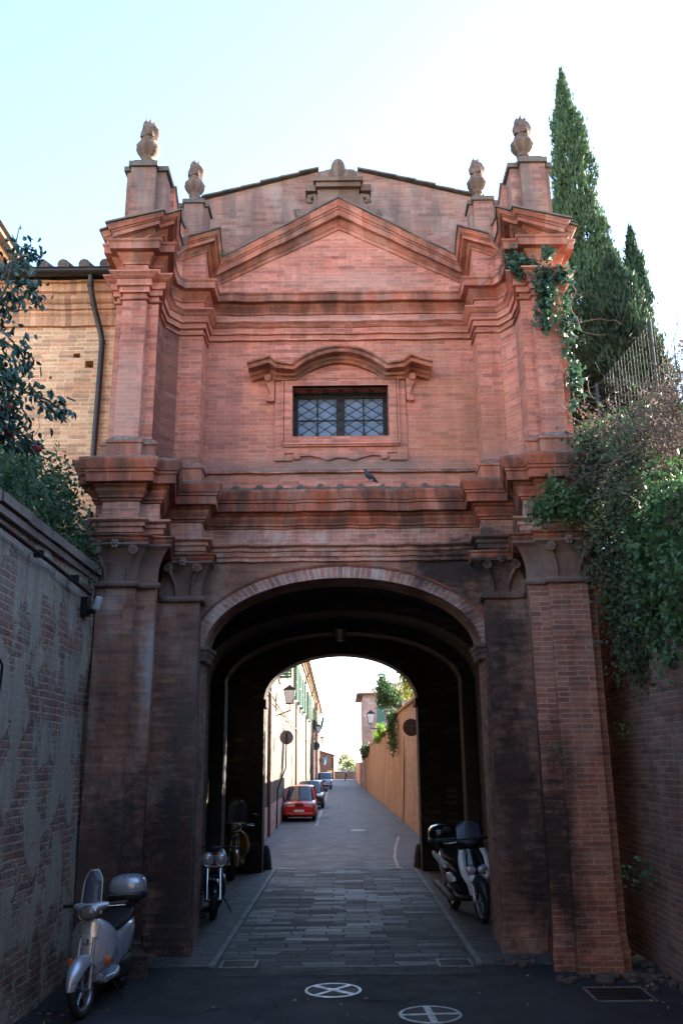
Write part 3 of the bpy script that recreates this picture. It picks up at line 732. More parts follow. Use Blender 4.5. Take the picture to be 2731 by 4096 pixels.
mb.quad((-2.35,34.4,.004),(-1.05,34.4,.004),(-1.05,34.5,.004),(-2.35,34.5,.004))
M['paint'] = plain('worn_white_paint', (.34,.33,.31), (.13,.13,.13), .8, 0, 5)
tag(mb.build('parking_line', M['paint']), kind='structure')
mb = MB()
pts = [(1.18,20.9),(1.22,23),(1.42,26),(1.70,29.2)]
for a, b in zip(pts[:-1], pts[1:]): mb.quad((a[0]-.035,a[1],.004),(a[0]+.035,a[1],.004),(b[0]+.035,b[1],.004),(b[0]-.035,b[1],.004))
tag(mb.build('road_line', M['paint']), kind='structure')
# repair patches in the foreground asphalt
M['patch'] = asphalt('patched_asphalt', (.036,.038,.041), (.020,.022,.024), .9, False)
M['patch_dark'] = asphalt('dark_patched_asphalt', (.014,.015,.017), (.008,.009,.010), .75, False)
def patch(pts, mt):
    k = len(pts); mb = MB(); ring = []
    for i in range(k):
        a, b = pts[i], pts[(i+1) % k]
        for j in range(6):
            q = j/6; ring.append((a[0]+(b[0]-a[0])*q+RND.gauss(0,.012), a[1]+(b[1]-a[1])*q+RND.gauss(0,.012), .004))
    mb.add(ring, [tuple(range(len(ring)))]); tag(mb.build('road_patch', mt), kind='structure')
patch([(-2.1,9.2),(-1.5,9.05),(-1.2,9.35),(-1.35,9.75),(-1.95,9.8)], M['patch_dark'])
patch([(-1.42,10.62),(1.5,10.60),(1.5,11.0),(-1.42,11.02)], M['patch_dark'])
patch([(.15,9.55),(.62,9.5),(.75,9.85),(.3,10.0)], M['patch'])
patch([(-.9,7.8),(-.2,7.7),(-.1,9.0),(-.8,9.1)], M['patch'])
# iron and stone in the road
M['bright_steel'] = plain('worn_bright_steel', (.78,.78,.76), (.34,.34,.34), .5, 0, 8)
M['dull_steel'] = plain('worn_steel', (.20,.20,.20), (.10,.10,.10), .55, .2, 9)
M['cover_fill'] = asphalt('cover_asphalt', (.030,.033,.036), (.02,.022,.025), .7, False)
def cover(x, y, r, rot, mt, label, w=.035):
    e = empty('manhole_cover', (x, y, 0), 0, label, 'manhole cover', 'round manhole covers')
    mb = MB(); mb.lathe([(r*.93,.002),(r*.93,.004),(.0001,.0045)], (x,y,0), 36, None, False); mb.build('infill', M['cover_fill'], e)
    mb = MB(); rg = []
    for k in range(49):
        t = 2*PI*k/48; rg.append([(x+q*math.cos(t), y+q*math.sin(t), z) for q, z in ((r*.91,.003),(r*.92,.008),(r,.008),(r*1.01,.002))])
    mb.loft(rg, False, False, False); mb.build('rim', mt, e)
    mb = MB(); Mx = Matrix.Rotation(rot, 3, 'Z')
    for a in (0, PI/2):
        R_ = Matrix.Rotation(rot+a, 3, 'Z'); mb.obox((x,y,.005+.0008*a), 2*r*.92, w*(1.3 if a else .9), .006, R_)
    mb.lathe([(.05,.0105),(.0001,.011)], (x,y,0), 14, None, False); mb.build('cross', mt, e)
cover(-.135, 9.97, .29, .85, M['bright_steel'], 'bright round manhole cover with a white cross, in the middle of the dark road', .05)
M['mid_steel'] = plain('mid_steel', (.42,.43,.44), (.18,.19,.20), .5, .1, 11)
cover(.775, 9.04, .29, .05, M['mid_steel'], 'dull round manhole cover with a cross, nearest the camera on the right', .05)
cover(.48, 32.0, .26, .4, M['bright_steel'], 'small pale manhole cover far out in the sunny street beyond the arch', .05)
def grate(x0, x1, y0, y1, label, group='drain grates', n=7):
    e = empty('drain_grate', ((x0+x1)/2,(y0+y1)/2,0), 0, label, 'drain grate', group)
    mb = MB(); f = .025
    mb.box(x0,x1,y0,y0+f,0,.010); mb.box(x0,x1,y1-f,y1,0,.010); mb.box(x0,x0+f,y0+f,y1-f,0,.010); mb.box(x1-f,x1,y0+f,y1-f,0,.010)
    mb.build('frame', M['dull_steel'], e)
    mb = MB(); d = (y1-y0-2*f)/n
    for k in range(n): mb.box(x0+f,x1-f,y0+f+d*k+d*.25,y0+f+d*(k+1)-d*.25,0,.008)
    mb.build('bars', M['iron'], e)
    mb = MB(); mb.box(x0+f,x1-f,y0+f,y1-f,0,.004); mb.build('pit', M['dark'], e)
grate(-1.46,-1.03,11.02,11.42,'rectangular drain grate at the left front corner of the stone paving')
grate(1.06,1.46,10.98,11.38,'rectangular drain grate at the right front corner of the stone paving')
grate(2.42,3.02,9.42,9.98,'square rusty drain grate by the foot of the right wall', None, 5)
for x0, x1, y0, lb in ((-1.50,-1.10,20.55,'pale stone plate set in the paving at the left far end of the tunnel'),(.90,1.26,20.5,'pale stone plate set in the paving at the right far end of the tunnel')):
    mb = MB(); mb.box(x0,x1,y0,y0+.28,0,.012); tag(mb.build('stone_plate', M['paint']), lb, 'stone plate', 'pale plates at the tunnel end')
M['granite'] = plain('guard_granite', (.045,.043,.042), (.025,.025,.025), .8, 0, 8, .3)
for x, sg, lb in ((-1.78,1,'dark tapered guard stone at the foot of the left far arch pier'),(1.68,-1,'dark tapered guard stone at the foot of the right far arch pier')):
    mb = MB(); rings = []
    for h, r in ((0,.17),(.18,.16),(.42,.12),(.50,.09),(.52,.03)):
        rings.append([(x+math.cos(t)*r, 20.62+math.sin(t)*r, h) for t in [2*PI*k/14 for k in range(14)]])
    mb.loft(rings); tag(mb.build('guard_stone', M['granite']), lb, 'guard stone', 'guard stones of the far arch')
# lantern hanging under the vault
e = empty('hanging_lantern', (-.05,16,4.40), 0, 'small dim hanging lantern under the crown of the tunnel vault', 'lantern')
M['lampglass'] = plain('dusty_lamp_glass', (.30,.27,.22), (.22,.20,.17), .4)
mb = MB(); mb.lathe([(.07,4.40),(.125,4.60),(.12,4.605)], (-.05,16,0), 6, None, False); mb.build('lamp_glass', M['lampglass'], e)
mb = MB(); mb.lathe([(.14,4.605),(.14,4.62),(.05,4.70),(.02,4.72)], (-.05,16,0), 6, None, False); mb.cyl((-.05,16,4.71),(-.05,16,5.0),.01,6)
for k in range(6): t = k*PI/3; mb.cyl((-.05+.07*math.cos(t),16+.07*math.sin(t),4.40),(-.05+.126*math.cos(t),16+.126*math.sin(t),4.605),.008,5)
mb.build('lamp_frame', M['iron'], e)

# ------------------------------------------------------------------ walls either side of the road
e = empty('retaining_wall', (-3.3,5,0), 0, 'tall grey patchy plaster and brick wall along the left of the road', 'wall', 'retaining walls beside the road')
XL = -3.05
v = []; f = []; ys = [-8+.47*i for i in range(40)]; ys[-1] = 10.70; zs = [0,.6,1.2,1.8,2.4,3.0,3.6,4.2,4.5]
for y_ in ys:
    for z_ in zs: v.append((XL+RND.uniform(-.025,.025)+(.03*math.sin(y_*.8+z_)), y_, z_))
n = len(zs)
for i in range(len(ys)-1):
    for j in range(n-1): f.append((i*n+j,i*n+j+1,(i+1)*n+j+1,(i+1)*n+j))
mb = MB().add(v, [tuple(reversed(q)) for q in f], True); mb.quad((XL,10.70,0),(XL-.6,10.70,0),(XL-.6,10.70,4.5),(XL,10.70,4.5)); mb.quad((XL-.5,-8,0),(XL-.5,10.7,0),(XL-.5,10.7,4.5),(XL-.5,-8,4.5))
mb.build('wall_face', M['wall_left'], e)
mb = MB(); y_ = -8.
while y_ < 10.6:
    l = RND.uniform(.5,.8); mb.box(XL-.5,XL+.07+RND.uniform(-.015,.015),y_,min(y_+l,10.7)-.01,4.5+RND.uniform(-.01,.01),4.60); y_ += l
mb.box(XL-.5,XL+.03,-8,10.7,4.42,4.49)
mb.build('coping', M['coping'], e)
mb = MB(); mb.tube([(XL+.07,-8,4.34),(XL+.07,3,4.33),(XL+.07,7,4.29),(XL+.07,8.7,4.25),(XL+.08,10.15,4.19)],.022,7)
for yy in (5,7,8.4,9.6): mb.obox((XL+.05,yy,4.27),.09,.05,.07)
tag(mb.build('cable_pipe', M['iron']), 'black cable pipe clipped along the top of the left wall', 'pipe')
mb = MB(); mb.tube([(XL+.06,7.45,3.02),(XL+.06,7.55,3.12),(XL+.06,7.64,3.15),(XL+.06,7.72,3.10),(XL+.06,7.72,2.95),(XL+.06,7.55,2.2),(XL+.06,7.3,.9),(XL+.06,7.2,0)],.011,6)
tag(mb.build('thin_conduit', M['iron']), 'thin dark conduit with a hooked top on the left wall', 'conduit')
e = empty('security_light', (XL+.1,10.2,4.05), 0, 'small white box light fixed high on the left wall beside the pier', 'security light')
M['white_plastic'] = plain('white_plastic', (.42,.43,.45), (.32,.33,.35), .5)
mb = MB(); mb.sup((XL+.17,10.15,4.08),(.035,.05,.085),.35,Matrix.Rotation(.25,3,'Y')); mb.build('housing', M['white_plastic'], e)
mb = MB(); mb.box(XL,XL+.12,10.2,10.28,3.98,4.03); mb.box(XL-.02,XL+.05,10.12,10.3,3.95,4.16); mb.build('mount', M['iron'], e)
e = empty('retaining_wall', (3.7,5,0), 0, 'dark rough brick wall along the right of the road under hanging ivy', 'wall', 'retaining walls beside the road')
XR = 3.5; zs = [0,.5,1.0,1.5,2,2.5,3,3.5,4.0,4.5,5.0]; v = []; f = []; n = len(zs); ys = [-8+.5*i for i in range(41)]; ys[-1] = 12.3
for y_ in ys:
    for z_ in zs: v.append((XR+.015*z_+RND.uniform(-.03,.03), y_, z_))
for i in range(len(ys)-1):
    for j in range(n-1): f.append((i*n+j,i*n+j+1,(i+1)*n+j+1,(i+1)*n+j))
mb = MB().add(v, f, True); mb.box(XR+.2,XR+.7,-8,12.3,4.4,5.02); mb.build('wall_face', M['wall_right'], e)
M['rubble'] = plain('dark_rubble', (.09,.06,.05), (.05,.042,.04), .95, 0, 20, .5)
mb = MB()
for k in range(26):   # rubble at the wall foot and by the pier
    y_ = RND.uniform(9.7,11.6); q = RND.random(); x_ = XR-.03-q*q*.45
    s_ = RND.uniform(.02,.055); mb.sup((x_,y_,s_*.4),(s_*RND.uniform(.7,1.4),s_,s_*.7),.7,Matrix.Rotation(RND.uniform(0,3),3,'Z'),8,5)
for k in range(34):
    x_ = RND.uniform(1.7,3.3); y_ = 10.42-RND.random()**2*.35+(0.9 if x_ < 2.3 else 0)*(1 if x_ < 2.2 else 0)
    s_ = RND.uniform(.025,.07); mb.sup((x_,y_,s_*.3),(s_*RND.uniform(.7,1.5),s_,s_*.55),.7,Matrix.Rotation(RND.uniform(0,3),3,'Z'),8,5)
tag(mb.build('brick_rubble', M['rubble']), 'loose broken brick rubble round the foot of the right pier', 'rubble', None, 'stuff')
# raised gardens behind both walls
def bank(x, y):
    up = 4.9+min(max((x-3.8)*.62, 0), 2.1)
    lo = 3.9
    q = min(max((y-17)/5, 0), 1)
    return up*(1-q)+lo*q + .12*math.sin(x*2.1+y)+.1*math.sin(y*1.7)
gridmesh('right_terrace', [3.58,3.9,4.3,4.8,5.4,6.2,7.5,10,15,25,60], [-8,-5,-2,0,2,4,5,6,7,8,9,10,11,12,13,14,15,16,17,18,20.9], bank, M['earth'])
gridmesh('right_terrace', [3.11,3.35,3.62], [11.5,13,15,17,19,20.9], lambda x, y: 5.3, M['earth'])
gridmesh('right_terrace', [3.3,3.9,5.5,8,15,25,60], [20.9,24,30,40,60,84], lambda x, y: 3.6, M['earth'])
gridmesh('left_terrace', [-60,-25,-12,-7,-5,-4,-3.4], [-8,-4,0,3,6,8,10,11.35], lambda x, y: 4.45+.1*math.sin(x*3+y), M['earth'])

# ------------------------------------------------------------------ left wing
WY = 11.4
wing = empty('brick_wing', (-6,WY,0), 0, 'low buff brick building with a tiled eave joined to the left side of the gatehouse', 'building')
holes = [(-3.83,-3.73,7.88,7.95),(-3.65,-3.53,7.72,7.83)]
xs = sorted({-14,-3.14} | {h[0] for h in holes} | {h[1] for h in holes}); zs = sorted({0,8.37} | {h[2] for h in holes} | {h[3] for h in holes})
mb = MB(); dk = MB()
for x0, x1 in zip(xs[:-1], xs[1:]):
    for z0, z1 in zip(zs[:-1], zs[1:]):
        if any(abs(x0-h[0]) < 1e-6 and abs(z0-h[2]) < 1e-6 for h in holes):
            dk.quad((x0,WY+.2,z0),(x1,WY+.2,z0),(x1,WY+.2,z1),(x0,WY+.2,z1))
            for a, b in (((x0,z0),(x1,z0)),((x0,z1),(x1,z1)),((x0,z0),(x0,z1)),((x1,z0),(x1,z1))):
                mb.quad((a[0],WY,a[1]),(b[0],WY,b[1]),(b[0],WY+.2,b[1]),(a[0],WY+.2,a[1]))
        else: mb.quad((x0,WY,z0),(x1,WY,z0),(x1,WY,z1),(x0,WY,z1))
w_ = mb.build('wall', M['buff'], wing); dk.build('putlog_hole', M['dark'], w_)
WC = [(0,8.36),(.04,8.37),(.04,8.52),(.05,8.53),(.07,8.56),(.07,8.60),(.10,8.61),(.10,8.68),(.13,8.70),(.16,8.74),(.16,8.82),(.20,8.84),(.20,8.96),(.24,8.97),(.24,9.0),(0,9.05)]
sweep(MB(), [(-14,WY),(-3.1,WY)], list(reversed(WC))).build('eaves_cornice', M['buffcorn'], wing)
mb = MB(); rg = []
for x in (-14,-9,-3.16):
    rg.append([(x,WY-.34+.085*math.cos(t),9.09+.085*math.sin(t)) for t in [PI+PI*k/10 for k in range(11)]]+[(x,WY-.34+.075*math.cos(t),9.09+.075*math.sin(t)) for t in [2*PI-PI*k/10 for k in range(11)]])
mb.loft(rg); mb.tube([(-14,WY-.425,9.095),(-3.16,WY-.425,9.095)],.012,6); gut = mb.build('gutter', M['gutter'], wing)
mb = MB()
mb.tube([(-3.56,WY-.33,9.02),(-3.56,WY-.31,8.86),(-3.53,WY-.20,8.62),(-3.44,WY-.07,8.25),(-3.41,WY-.06,8.08),(-3.41,WY-.06,7.5),(-3.42,WY-.06,5.98)],.042,10)
mb.tube([(-3.40,WY-.06,5.55),(-3.40,WY-.06,0)],.042,10)
for z_ in (8.86,8.62,8.1): mb.lathe([(.047,-.02),(.05,0),(.047,.02)],(-3.56 if z_ > 8.7 else -3.53 if z_ > 8.3 else -3.41,WY-.31 if z_ > 8.7 else WY-.20 if z_ > 8.3 else WY-.06,z_),10)
mb.build('downpipe', M['gutter'], wing)
mb = MB(); mb.quad((-14,WY-.36,9.12),(-3.16,WY-.36,9.12),(-3.16,WY+6,11.0),(-14,WY+6,11.0)); mb.box(-14,-3.16,WY-.30,WY+.02,9.05,9.11)
x = -3.34
while x > -14:
    mb.tube([(x,WY-.42,9.135),(x,WY+1.5,9.76)],.085,10); x -= .30
mb.build('tiled_roof', M['coping'], wing)
# tall pale building whose eave shows at the far left
e = empty('pale_house', (-14,30,0), 0, 'tall pale building, only its bright eave showing above the left wing', 'building')
mb = MB(); mb.box(-22,-9.4,17,46,0,15.8); mb.build('wall', M['cream'], e)
mb = MB(); mb.box(-22.5,-9.0,16.6,46.4,15.95,16.1); mb.build('eave', M['cream'], e)
mb = MB(); mb.box(-22.3,-9.25,16.8,46.2,15.8,15.95); mb.build('eave_moulding', M['buffcorn'], e)
mb = MB(); mb.prism([(-22.6,16.1),(-8.9,16.1),(-15.7,18.2)],16.5,46.5); mb.build('roof', M['rooftile'], e)

# a few fallen leaves and grit along the wall feet
P_ = []
for _ in range(420):
    sd = RND.random()
    if sd < .4: P_.append((-3.0+abs(RND.gauss(0,.22)), RND.uniform(5,10.4), .012))
    elif sd < .75: P_.append((3.42-abs(RND.gauss(0,.3)), RND.uniform(5,10.5), .012))
    else: P_.append((RND.uniform(-2.9,3.3), RND.uniform(7,11), .010))
LITTER = P_
# ------------------------------------------------------------------ foliage
def leaf_obj(name, P, A, L, W, mat, parent=None, fold=.15, ovate=False):
    """one mesh of many leaf-sized faces: centres P, axis A, length L, width W (arrays)"""
    P = np.asarray(P, float); A = np.asarray(A, float); k = len(P)
    A = A/np.maximum(np.linalg.norm(A, axis=1, keepdims=True), 1e-6)
    r = NP.normal(size=(k,3)); Sd = np.cross(A, r); Sd /= np.maximum(np.linalg.norm(Sd, axis=1, keepdims=True), 1e-6)
    Nn = np.cross(A, Sd); L = np.broadcast_to(L, (k,))[:,None]; W = np.broadcast_to(W, (k,))[:,None]
    if ovate:
        V = np.stack([P-A*L*.5, P+Sd*W*.5+Nn*W*fold-A*L*.2, P+Sd*W*.36+Nn*W*fold*.8+A*L*.2, P+A*L*.5-Nn*W*.2,
                      P-A*L*.5, P+A*L*.5-Nn*W*.2, P-Sd*W*.36+Nn*W*fold*.8+A*L*.2, P-Sd*W*.5+Nn*W*fold-A*L*.2], 1).reshape(-1,3); k *= 2
    else: V = np.stack([P-A*L*.5, P+Sd*W*.5+Nn*W*fold-A*L*.08, P+A*L*.5, P-Sd*W*.5+Nn*W*fold-A*L*.08], 1).reshape(-1,3)
    if parent is not None: V = V-np.array(origin(parent))
    me = bpy.data.meshes.new(name); me.vertices.add(4*k); me.vertices.foreach_set('co', V.ravel())
    me.loops.add(4*k); me.loops.foreach_set('vertex_index', np.arange(4*k, dtype=np.int32))
    me.polygons.add(k); me.polygons.foreach_set('loop_start', np.arange(0, 4*k, 4, dtype=np.int32)); me.polygons.foreach_set('loop_total', np.full(k, 4, np.int32))
    me.update(calc_edges=True); me.materials.append(mat)
    o = bpy.data.objects.new(name, me); C.objects.link(o)
    if parent is not None: o.parent = parent
    return o
def blobs(defs, n, clump=.12, hang=0.0, power=.33):
    """leaf centres in clumps through a set of ellipsoids (centre, radii)"""
    vol = np.array([b[1][0]*b[1][1]*b[1][2] for b in defs])**.7; vol /= vol.sum(); out = []
    for (c, r), q in zip(defs, vol):
        m = max(int(n*q), 20); nc = max(m//28, 4)
        d = NP.normal(size=(nc,3)); d /= np.linalg.norm(d, axis=1, keepdims=True)
        cc = d*(NP.random((nc,1))**power)*np.array(r)*(1+.22*NP.normal(size=(nc,1)))+np.array(c)
        idx = NP.integers(0, nc, m)
        p = cc[idx]+NP.normal(size=(m,3))*clump*np.array([1,1,1.3])
        if hang: p[:,2] -= np.abs(NP.normal(size=m))*hang
        out.append(p)
    return np.concatenate(out)
def axes(k, droop=.5):
    a = NP.normal(size=(k,3)); a[:,2] -= droop*1.2; return a
M['ivy'] = leafmat('ivy_leaf', (0.051,0.123,0.051), (0.087,0.167,0.058), (0.145,0.217,0.087), .6)
M['ivydark'] = leafmat('dark_ivy_leaf', (0.029,0.075,0.043), (0.052,0.113,0.058), (0.102,0.174,0.116), .5)
M['ivydull'] = leafmat('dull_ivy_leaf', (0.038,0.081,0.043), (0.090,0.109,0.058), (0.174,0.145,0.094), .75)
M['shrub'] = leafmat('shrub_leaf', (0.027,0.070,0.035), (0.056,0.112,0.045), (0.100,0.150,0.062), .6)
M['camellia'] = leafmat('glossy_leaf', (0.014,0.045,0.036), (0.025,0.073,0.050), (0.049,0.112,0.077), .28, .1)
M['dry'] = leafmat('dry_bramble', (0.189,0.123,0.094), (0.275,0.189,0.145), (0.131,0.116,0.072), .8, .1)
M['cypress'] = leafmat('cypress_sprig', (.055,.095,.045), (.085,.130,.055), (.14,.18,.07), .8, .2)
M['cypress2'] = leafmat('cypress_sprig_dark', (.030,.060,.032), (.050,.088,.042), (.09,.13,.055), .8, .2)
M['bark'] = plain('bark', (.10,.075,.055), (.06,.045,.035), .95, 0, 8, .4)
M['twig'] = plain('bramble_twig', (.16,.11,.085), (.10,.07,.055), .9, 0, 8)
M['bamboo'] = leafmat('bamboo_leaf', (.20,.24,.035), (.30,.32,.05), (.12,.18,.03), .6, .4)
M['bright'] = leafmat('bright_green_leaf', (.10,.20,.02), (.20,.30,.03), (.07,.14,.02), .6, .4)
M['midgreen'] = leafmat('mid_green_leaf', (.035,.085,.03), (.06,.12,.035), (.10,.16,.05), .6, .3)
M['faded'] = leafmat('pale_tree_leaf', (.12,.16,.06), (.17,.20,.08), None, .7, .4)
M['red'] = plain('red_petal', (.45,.02,.03), (.30,.01,.02), .5)
def twigs(name, starts, n_seg, step, r, mat, parent, drift=(0,0,-1), wig=.5, seg=3):
    mb = MB()
    for s in starts:
        p = Vector(s); d = Vector(drift)+Vector((RND.gauss(0,.5),RND.gauss(0,.5),RND.gauss(0,.5))); pts = [p.copy()]
        for _ in range(n_seg):
            d = (d+Vector((RND.gauss(0,wig),RND.gauss(0,wig),RND.gauss(0,wig)))).normalized(); p = p+d*step; pts.append(p.copy())
        mb.tube(pts, [r*(1-.6*i/n_seg) for i in range(n_seg+1)], seg, False)
    return mb.build(name, mat, parent)
def plant(name, label, cat, defs, n, L, W, mat, base, group=None, clump=.1, droop=.5, hang=0., tw=40, twr=.006, part='foliage', power=.33, ovate=False):
    e = empty(name, base, 0, label, cat, group)
    p = blobs(defs, n, clump, hang, power); k = len(p)
    leaf_obj(part, p, axes(k, droop), L*NP.uniform(.4,1.45,k), W*NP.uniform(.45,1.35,k), mat, e, .15, ovate)
    if tw:
        st = []
        for _ in range(tw):
            c, r = RND.choice(defs); st.append((c[0]+RND.uniform(-1,1)*r[0], c[1]+RND.uniform(-1,1)*r[1], c[2]+RND.uniform(0,1)*r[2]))
        twigs('stem', st, 7, .11, twr, M['twig'], e)
    return e
# ivy on the upper right pier, trailing down its outer edge
plant('climbing_ivy', 'dark glossy ivy climbing the top of the right upper pier under the cornice', 'ivy',
      [((2.55,10.50,8.75),(.34,.10,.26)),((2.90,10.46,8.62),(.26,.12,.34)),((2.62,10.50,8.36),(.30,.10,.28)),((2.85,10.50,8.10),(.22,.09,.22)),((2.72,10.5,7.95),(.16,.07,.14)),
       ((3.05,10.52,8.1),(.08,.12,.5)),((3.06,10.56,7.5),(.07,.12,.5)),((3.06,10.6,6.9),(.06,.12,.4)),((2.35,10.55,8.9),(.14,.08,.16))],
      1100, .082, .068, M['ivydark'], (2.8,10.5,8.0), 'ivy on the gatehouse', .055, .7, 0, 46, .006, ovate=True)
plant('hanging_ivy', 'small fringe of green ivy hanging over the right capital below the lower cornice', 'ivy',
      [((2.75,10.32,5.45),(.40,.12,.14)),((2.42,10.30,5.25),(.16,.10,.16)),((2.85,10.32,5.2),(.22,.12,.18)),((2.6,10.32,5.3),(.26,.1,.1))],
      1300, .062, .05, M['ivy'], (2.7,10.3,5.3), 'ivy on the gatehouse', .05, .6, .05, 24, .004)
# the mass over the right wall
plant('hanging_ivy', 'large curtain of dark green ivy hanging over the right wall beside the pier', 'ivy',
      [((3.12,10.35,5.6),(.22,.22,.7)),((3.25,10.35,5.0),(.26,.22,.7)),((3.30,10.4,4.4),(.22,.24,.6)),((3.40,10.5,3.9),(.18,.24,.55)),((3.15,10.4,6.1),(.2,.2,.35)),
       ((3.42,10.0,4.5),(.2,.4,.7)),((3.46,10.3,3.55),(.12,.22,.32)),((3.45,9.9,5.4),(.25,.5,.6)),((3.40,9.7,3.95),(.14,.25,.35))],
      13500, .056, .046, M['ivydull'], (3.4,10.3,4.8), 'foliage over the right wall', .07, .7, .10, 60, .005)
plant('hanging_ivy', 'broad leaved bright green creeper hanging over the right wall at the right picture edge', 'ivy',
      [((3.52,9.25,4.9),(.2,.5,.55)),((3.50,9.35,4.3),(.22,.45,.5)),((3.5,8.9,3.8),(.16,.45,.45)),((3.46,9.45,3.7),(.14,.25,.45)),((3.50,8.3,4.6),(.22,.6,.8)),((3.5,9.7,4.4),(.15,.3,.45)),((3.45,7.2,4.5),(.25,.8,.7)),((3.45,5.6,4.6),(.25,.9,.6))],
      6500, .078, .068, M['ivy'], (3.5,9,4.5), 'foliage over the right wall', .08, .6, .08, 40, .005)
e = plant('bramble_thicket', 'brown dry bramble thicket along the top of the right wall below the fence', 'bramble',
      [((3.5,10.6,6.2),(.32,.4,.38)),((3.9,10.2,6.25),(.4,.5,.36)),((3.7,9.8,5.9),(.3,.6,.5)),((4.2,9.7,6.3),(.4,.6,.38)),((3.75,9.0,5.8),(.3,.6,.6)),((3.3,10.9,6.4),(.25,.3,.4)),((4.0,8.3,6.3),(.4,.7,.6)),((4.3,7,6.0),(.5,1,.7)),((4.4,10.9,6.45),(.5,.5,.4)),((3.35,10.5,5.7),(.2,.3,.4))],
      6000, .05, .03, M['dry'], (3.8,10,6), 'foliage over the right wall', .10, .1, 0, 0)
st = []
for _ in range(520):
    q = RND.random(); st.append((3.25+q*1.1+RND.uniform(-.12,.12), RND.uniform(8.4,11.0)-q*.3, 5.35+RND.uniform(0,1.0)+q*.35))
twigs('branch', st, 8, .12, .006, M['twig'], e, (0,-.1,-.35), .42)
st = [(RND.uniform(3.9,4.6), RND.uniform(9.6,10.6), RND.uniform(6.3,6.55)) for _ in range(26)]
twigs('branch', st, 7, .09, .004, M['twig'], e, (.1,-.1,1.2), .3)
p = blobs([((3.2,10.7,6.35),(.2,.25,.35)),((3.6,9.8,5.9),(.3,.6,.5)),((3.5,10.3,6.0),(.25,.4,.5))], 900, .09); leaf_obj('leaf', p, axes(len(p)), .06, .05, M['ivy'], e)
# left: hedge on the wall top and a flowering branch at the picture edge
plant('wall_hedge', 'dense dark green hedge growing along the top of the left wall', 'hedge',
      [((-3.62,9.4,5.2),(.42,.6,.55)),((-3.45,10.2,5.15),(.34,.5,.6)),((-3.22,10.35,4.80),(.16,.3,.28)),((-3.55,8.5,4.95),(.4,.6,.40)),((-3.60,10.5,5.6),(.3,.4,.40)),((-3.6,7.6,5.0),(.4,.7,.4)),((-3.06,10.38,4.62),(.07,.18,.22)),((-3.7,6.0,5.0),(.4,1,.4)),((-3.9,9.8,5.7),(.4,.6,.4))],
      8500, .07, .055, M['shrub'], (-3.6,9.4,4.6), None, .085, .3, .05, 40, .006)
e = empty('flowering_shrub', (-4.2,7.6,4.5), 0, 'glossy dark leaved shrub with red flowers reaching in from the left edge', 'shrub')
br = [[(-4.3,7.8,4.6),(-3.9,7.7,5.3),(-3.5,7.6,6.1),(-3.35,7.8,6.9),(-3.38,7.95,7.35),(-3.37,8.0,7.72)],
      [(-3.9,7.7,5.3),(-3.4,7.5,5.6),(-3.0,7.45,5.62),(-2.7,7.45,5.50),(-2.52,7.45,5.36)],
      [(-3.5,7.6,6.1),(-3.25,7.6,6.2),(-3.05,7.6,6.05),(-2.98,7.6,5.9)],
      [(-3.4,7.8,6.7),(-3.25,7.9,7.0),(-3.12,7.9,6.95),(-3.05,7.9,6.78)],
      [(-3.9,7.5,5.2),(-3.3,7.3,5.30),(-2.95,7.3,5.15),(-2.74,7.3,4.98)],
      [(-3.4,7.9,7.2),(-3.3,7.95,7.32),(-3.16,8.0,7.42)],
      [(-4.0,7.4,5.0),(-3.5,7.2,5.15),(-3.1,7.2,4.95)],[(-3.6,7.6,5.9),(-3.3,7.5,5.9),(-3.05,7.5,5.72)]]
mb = MB(); P = []; A = []
for i, b in enumerate(br):
    mb.tube(b, [.022*(1-.75*k/(len(b)-1)) for k in range(len(b))], 6)
    dens = 190 if i in (1,4,6,7) else 100
    for _ in range(dens):
        q = RND.random()**.8*(len(b)-1); k = min(int(q), len(b)-2); a, c = Vector(b[k]), Vector(b[k+1]); p_ = a.lerp(c, q-k)
        s_ = .05+.09*(1-q/(len(b)-1))
        if i == 0 and q > 3.6 and RND.random() < .55: continue
        P.append(p_+Vector((RND.gauss(0,s_),RND.gauss(0,s_),RND.gauss(-.02,s_)))); A.append(Vector((RND.gauss(.25,.5),RND.gauss(0,.5),RND.gauss(-.75,.4))))
mb.build('branch', M['bark'], e)
P += [Vector(q) for q in blobs([((-3.35,7.5,5.45),(.35,.35,.4)),((-3.45,7.6,6.0),(.28,.3,.3)),((-3.55,7.8,6.65),(.3,.3,.3)),((-3.35,7.3,5.15),(.4,.3,.3))], 900, .07)]
while len(A) < len(P): A.append(Vector((RND.gauss(.1,.5),RND.gauss(0,.5),RND.gauss(-.8,.4))))
k = len(P); leaf_obj('foliage', P, A, .090*NP.uniform(.7,1.2,k), .046*NP.uniform(.7,1.2,k), M['camellia'], e, .22, True)
for c in ((-3.04,7.4,5.42),(-2.98,7.35,5.13),(-2.72,7.35,4.99)):
    mb = MB()
    for q in range(9):
        t = q*.7; mb.sup((c[0]+.026*math.cos(t),c[1]+.026*math.sin(t)-.02,c[2]+RND.uniform(-.02,.02)),(.026,.022,.018),1,Matrix.Rotation(t,3,'Y'),8,5)
    mb.build('flower', M['red'], e)
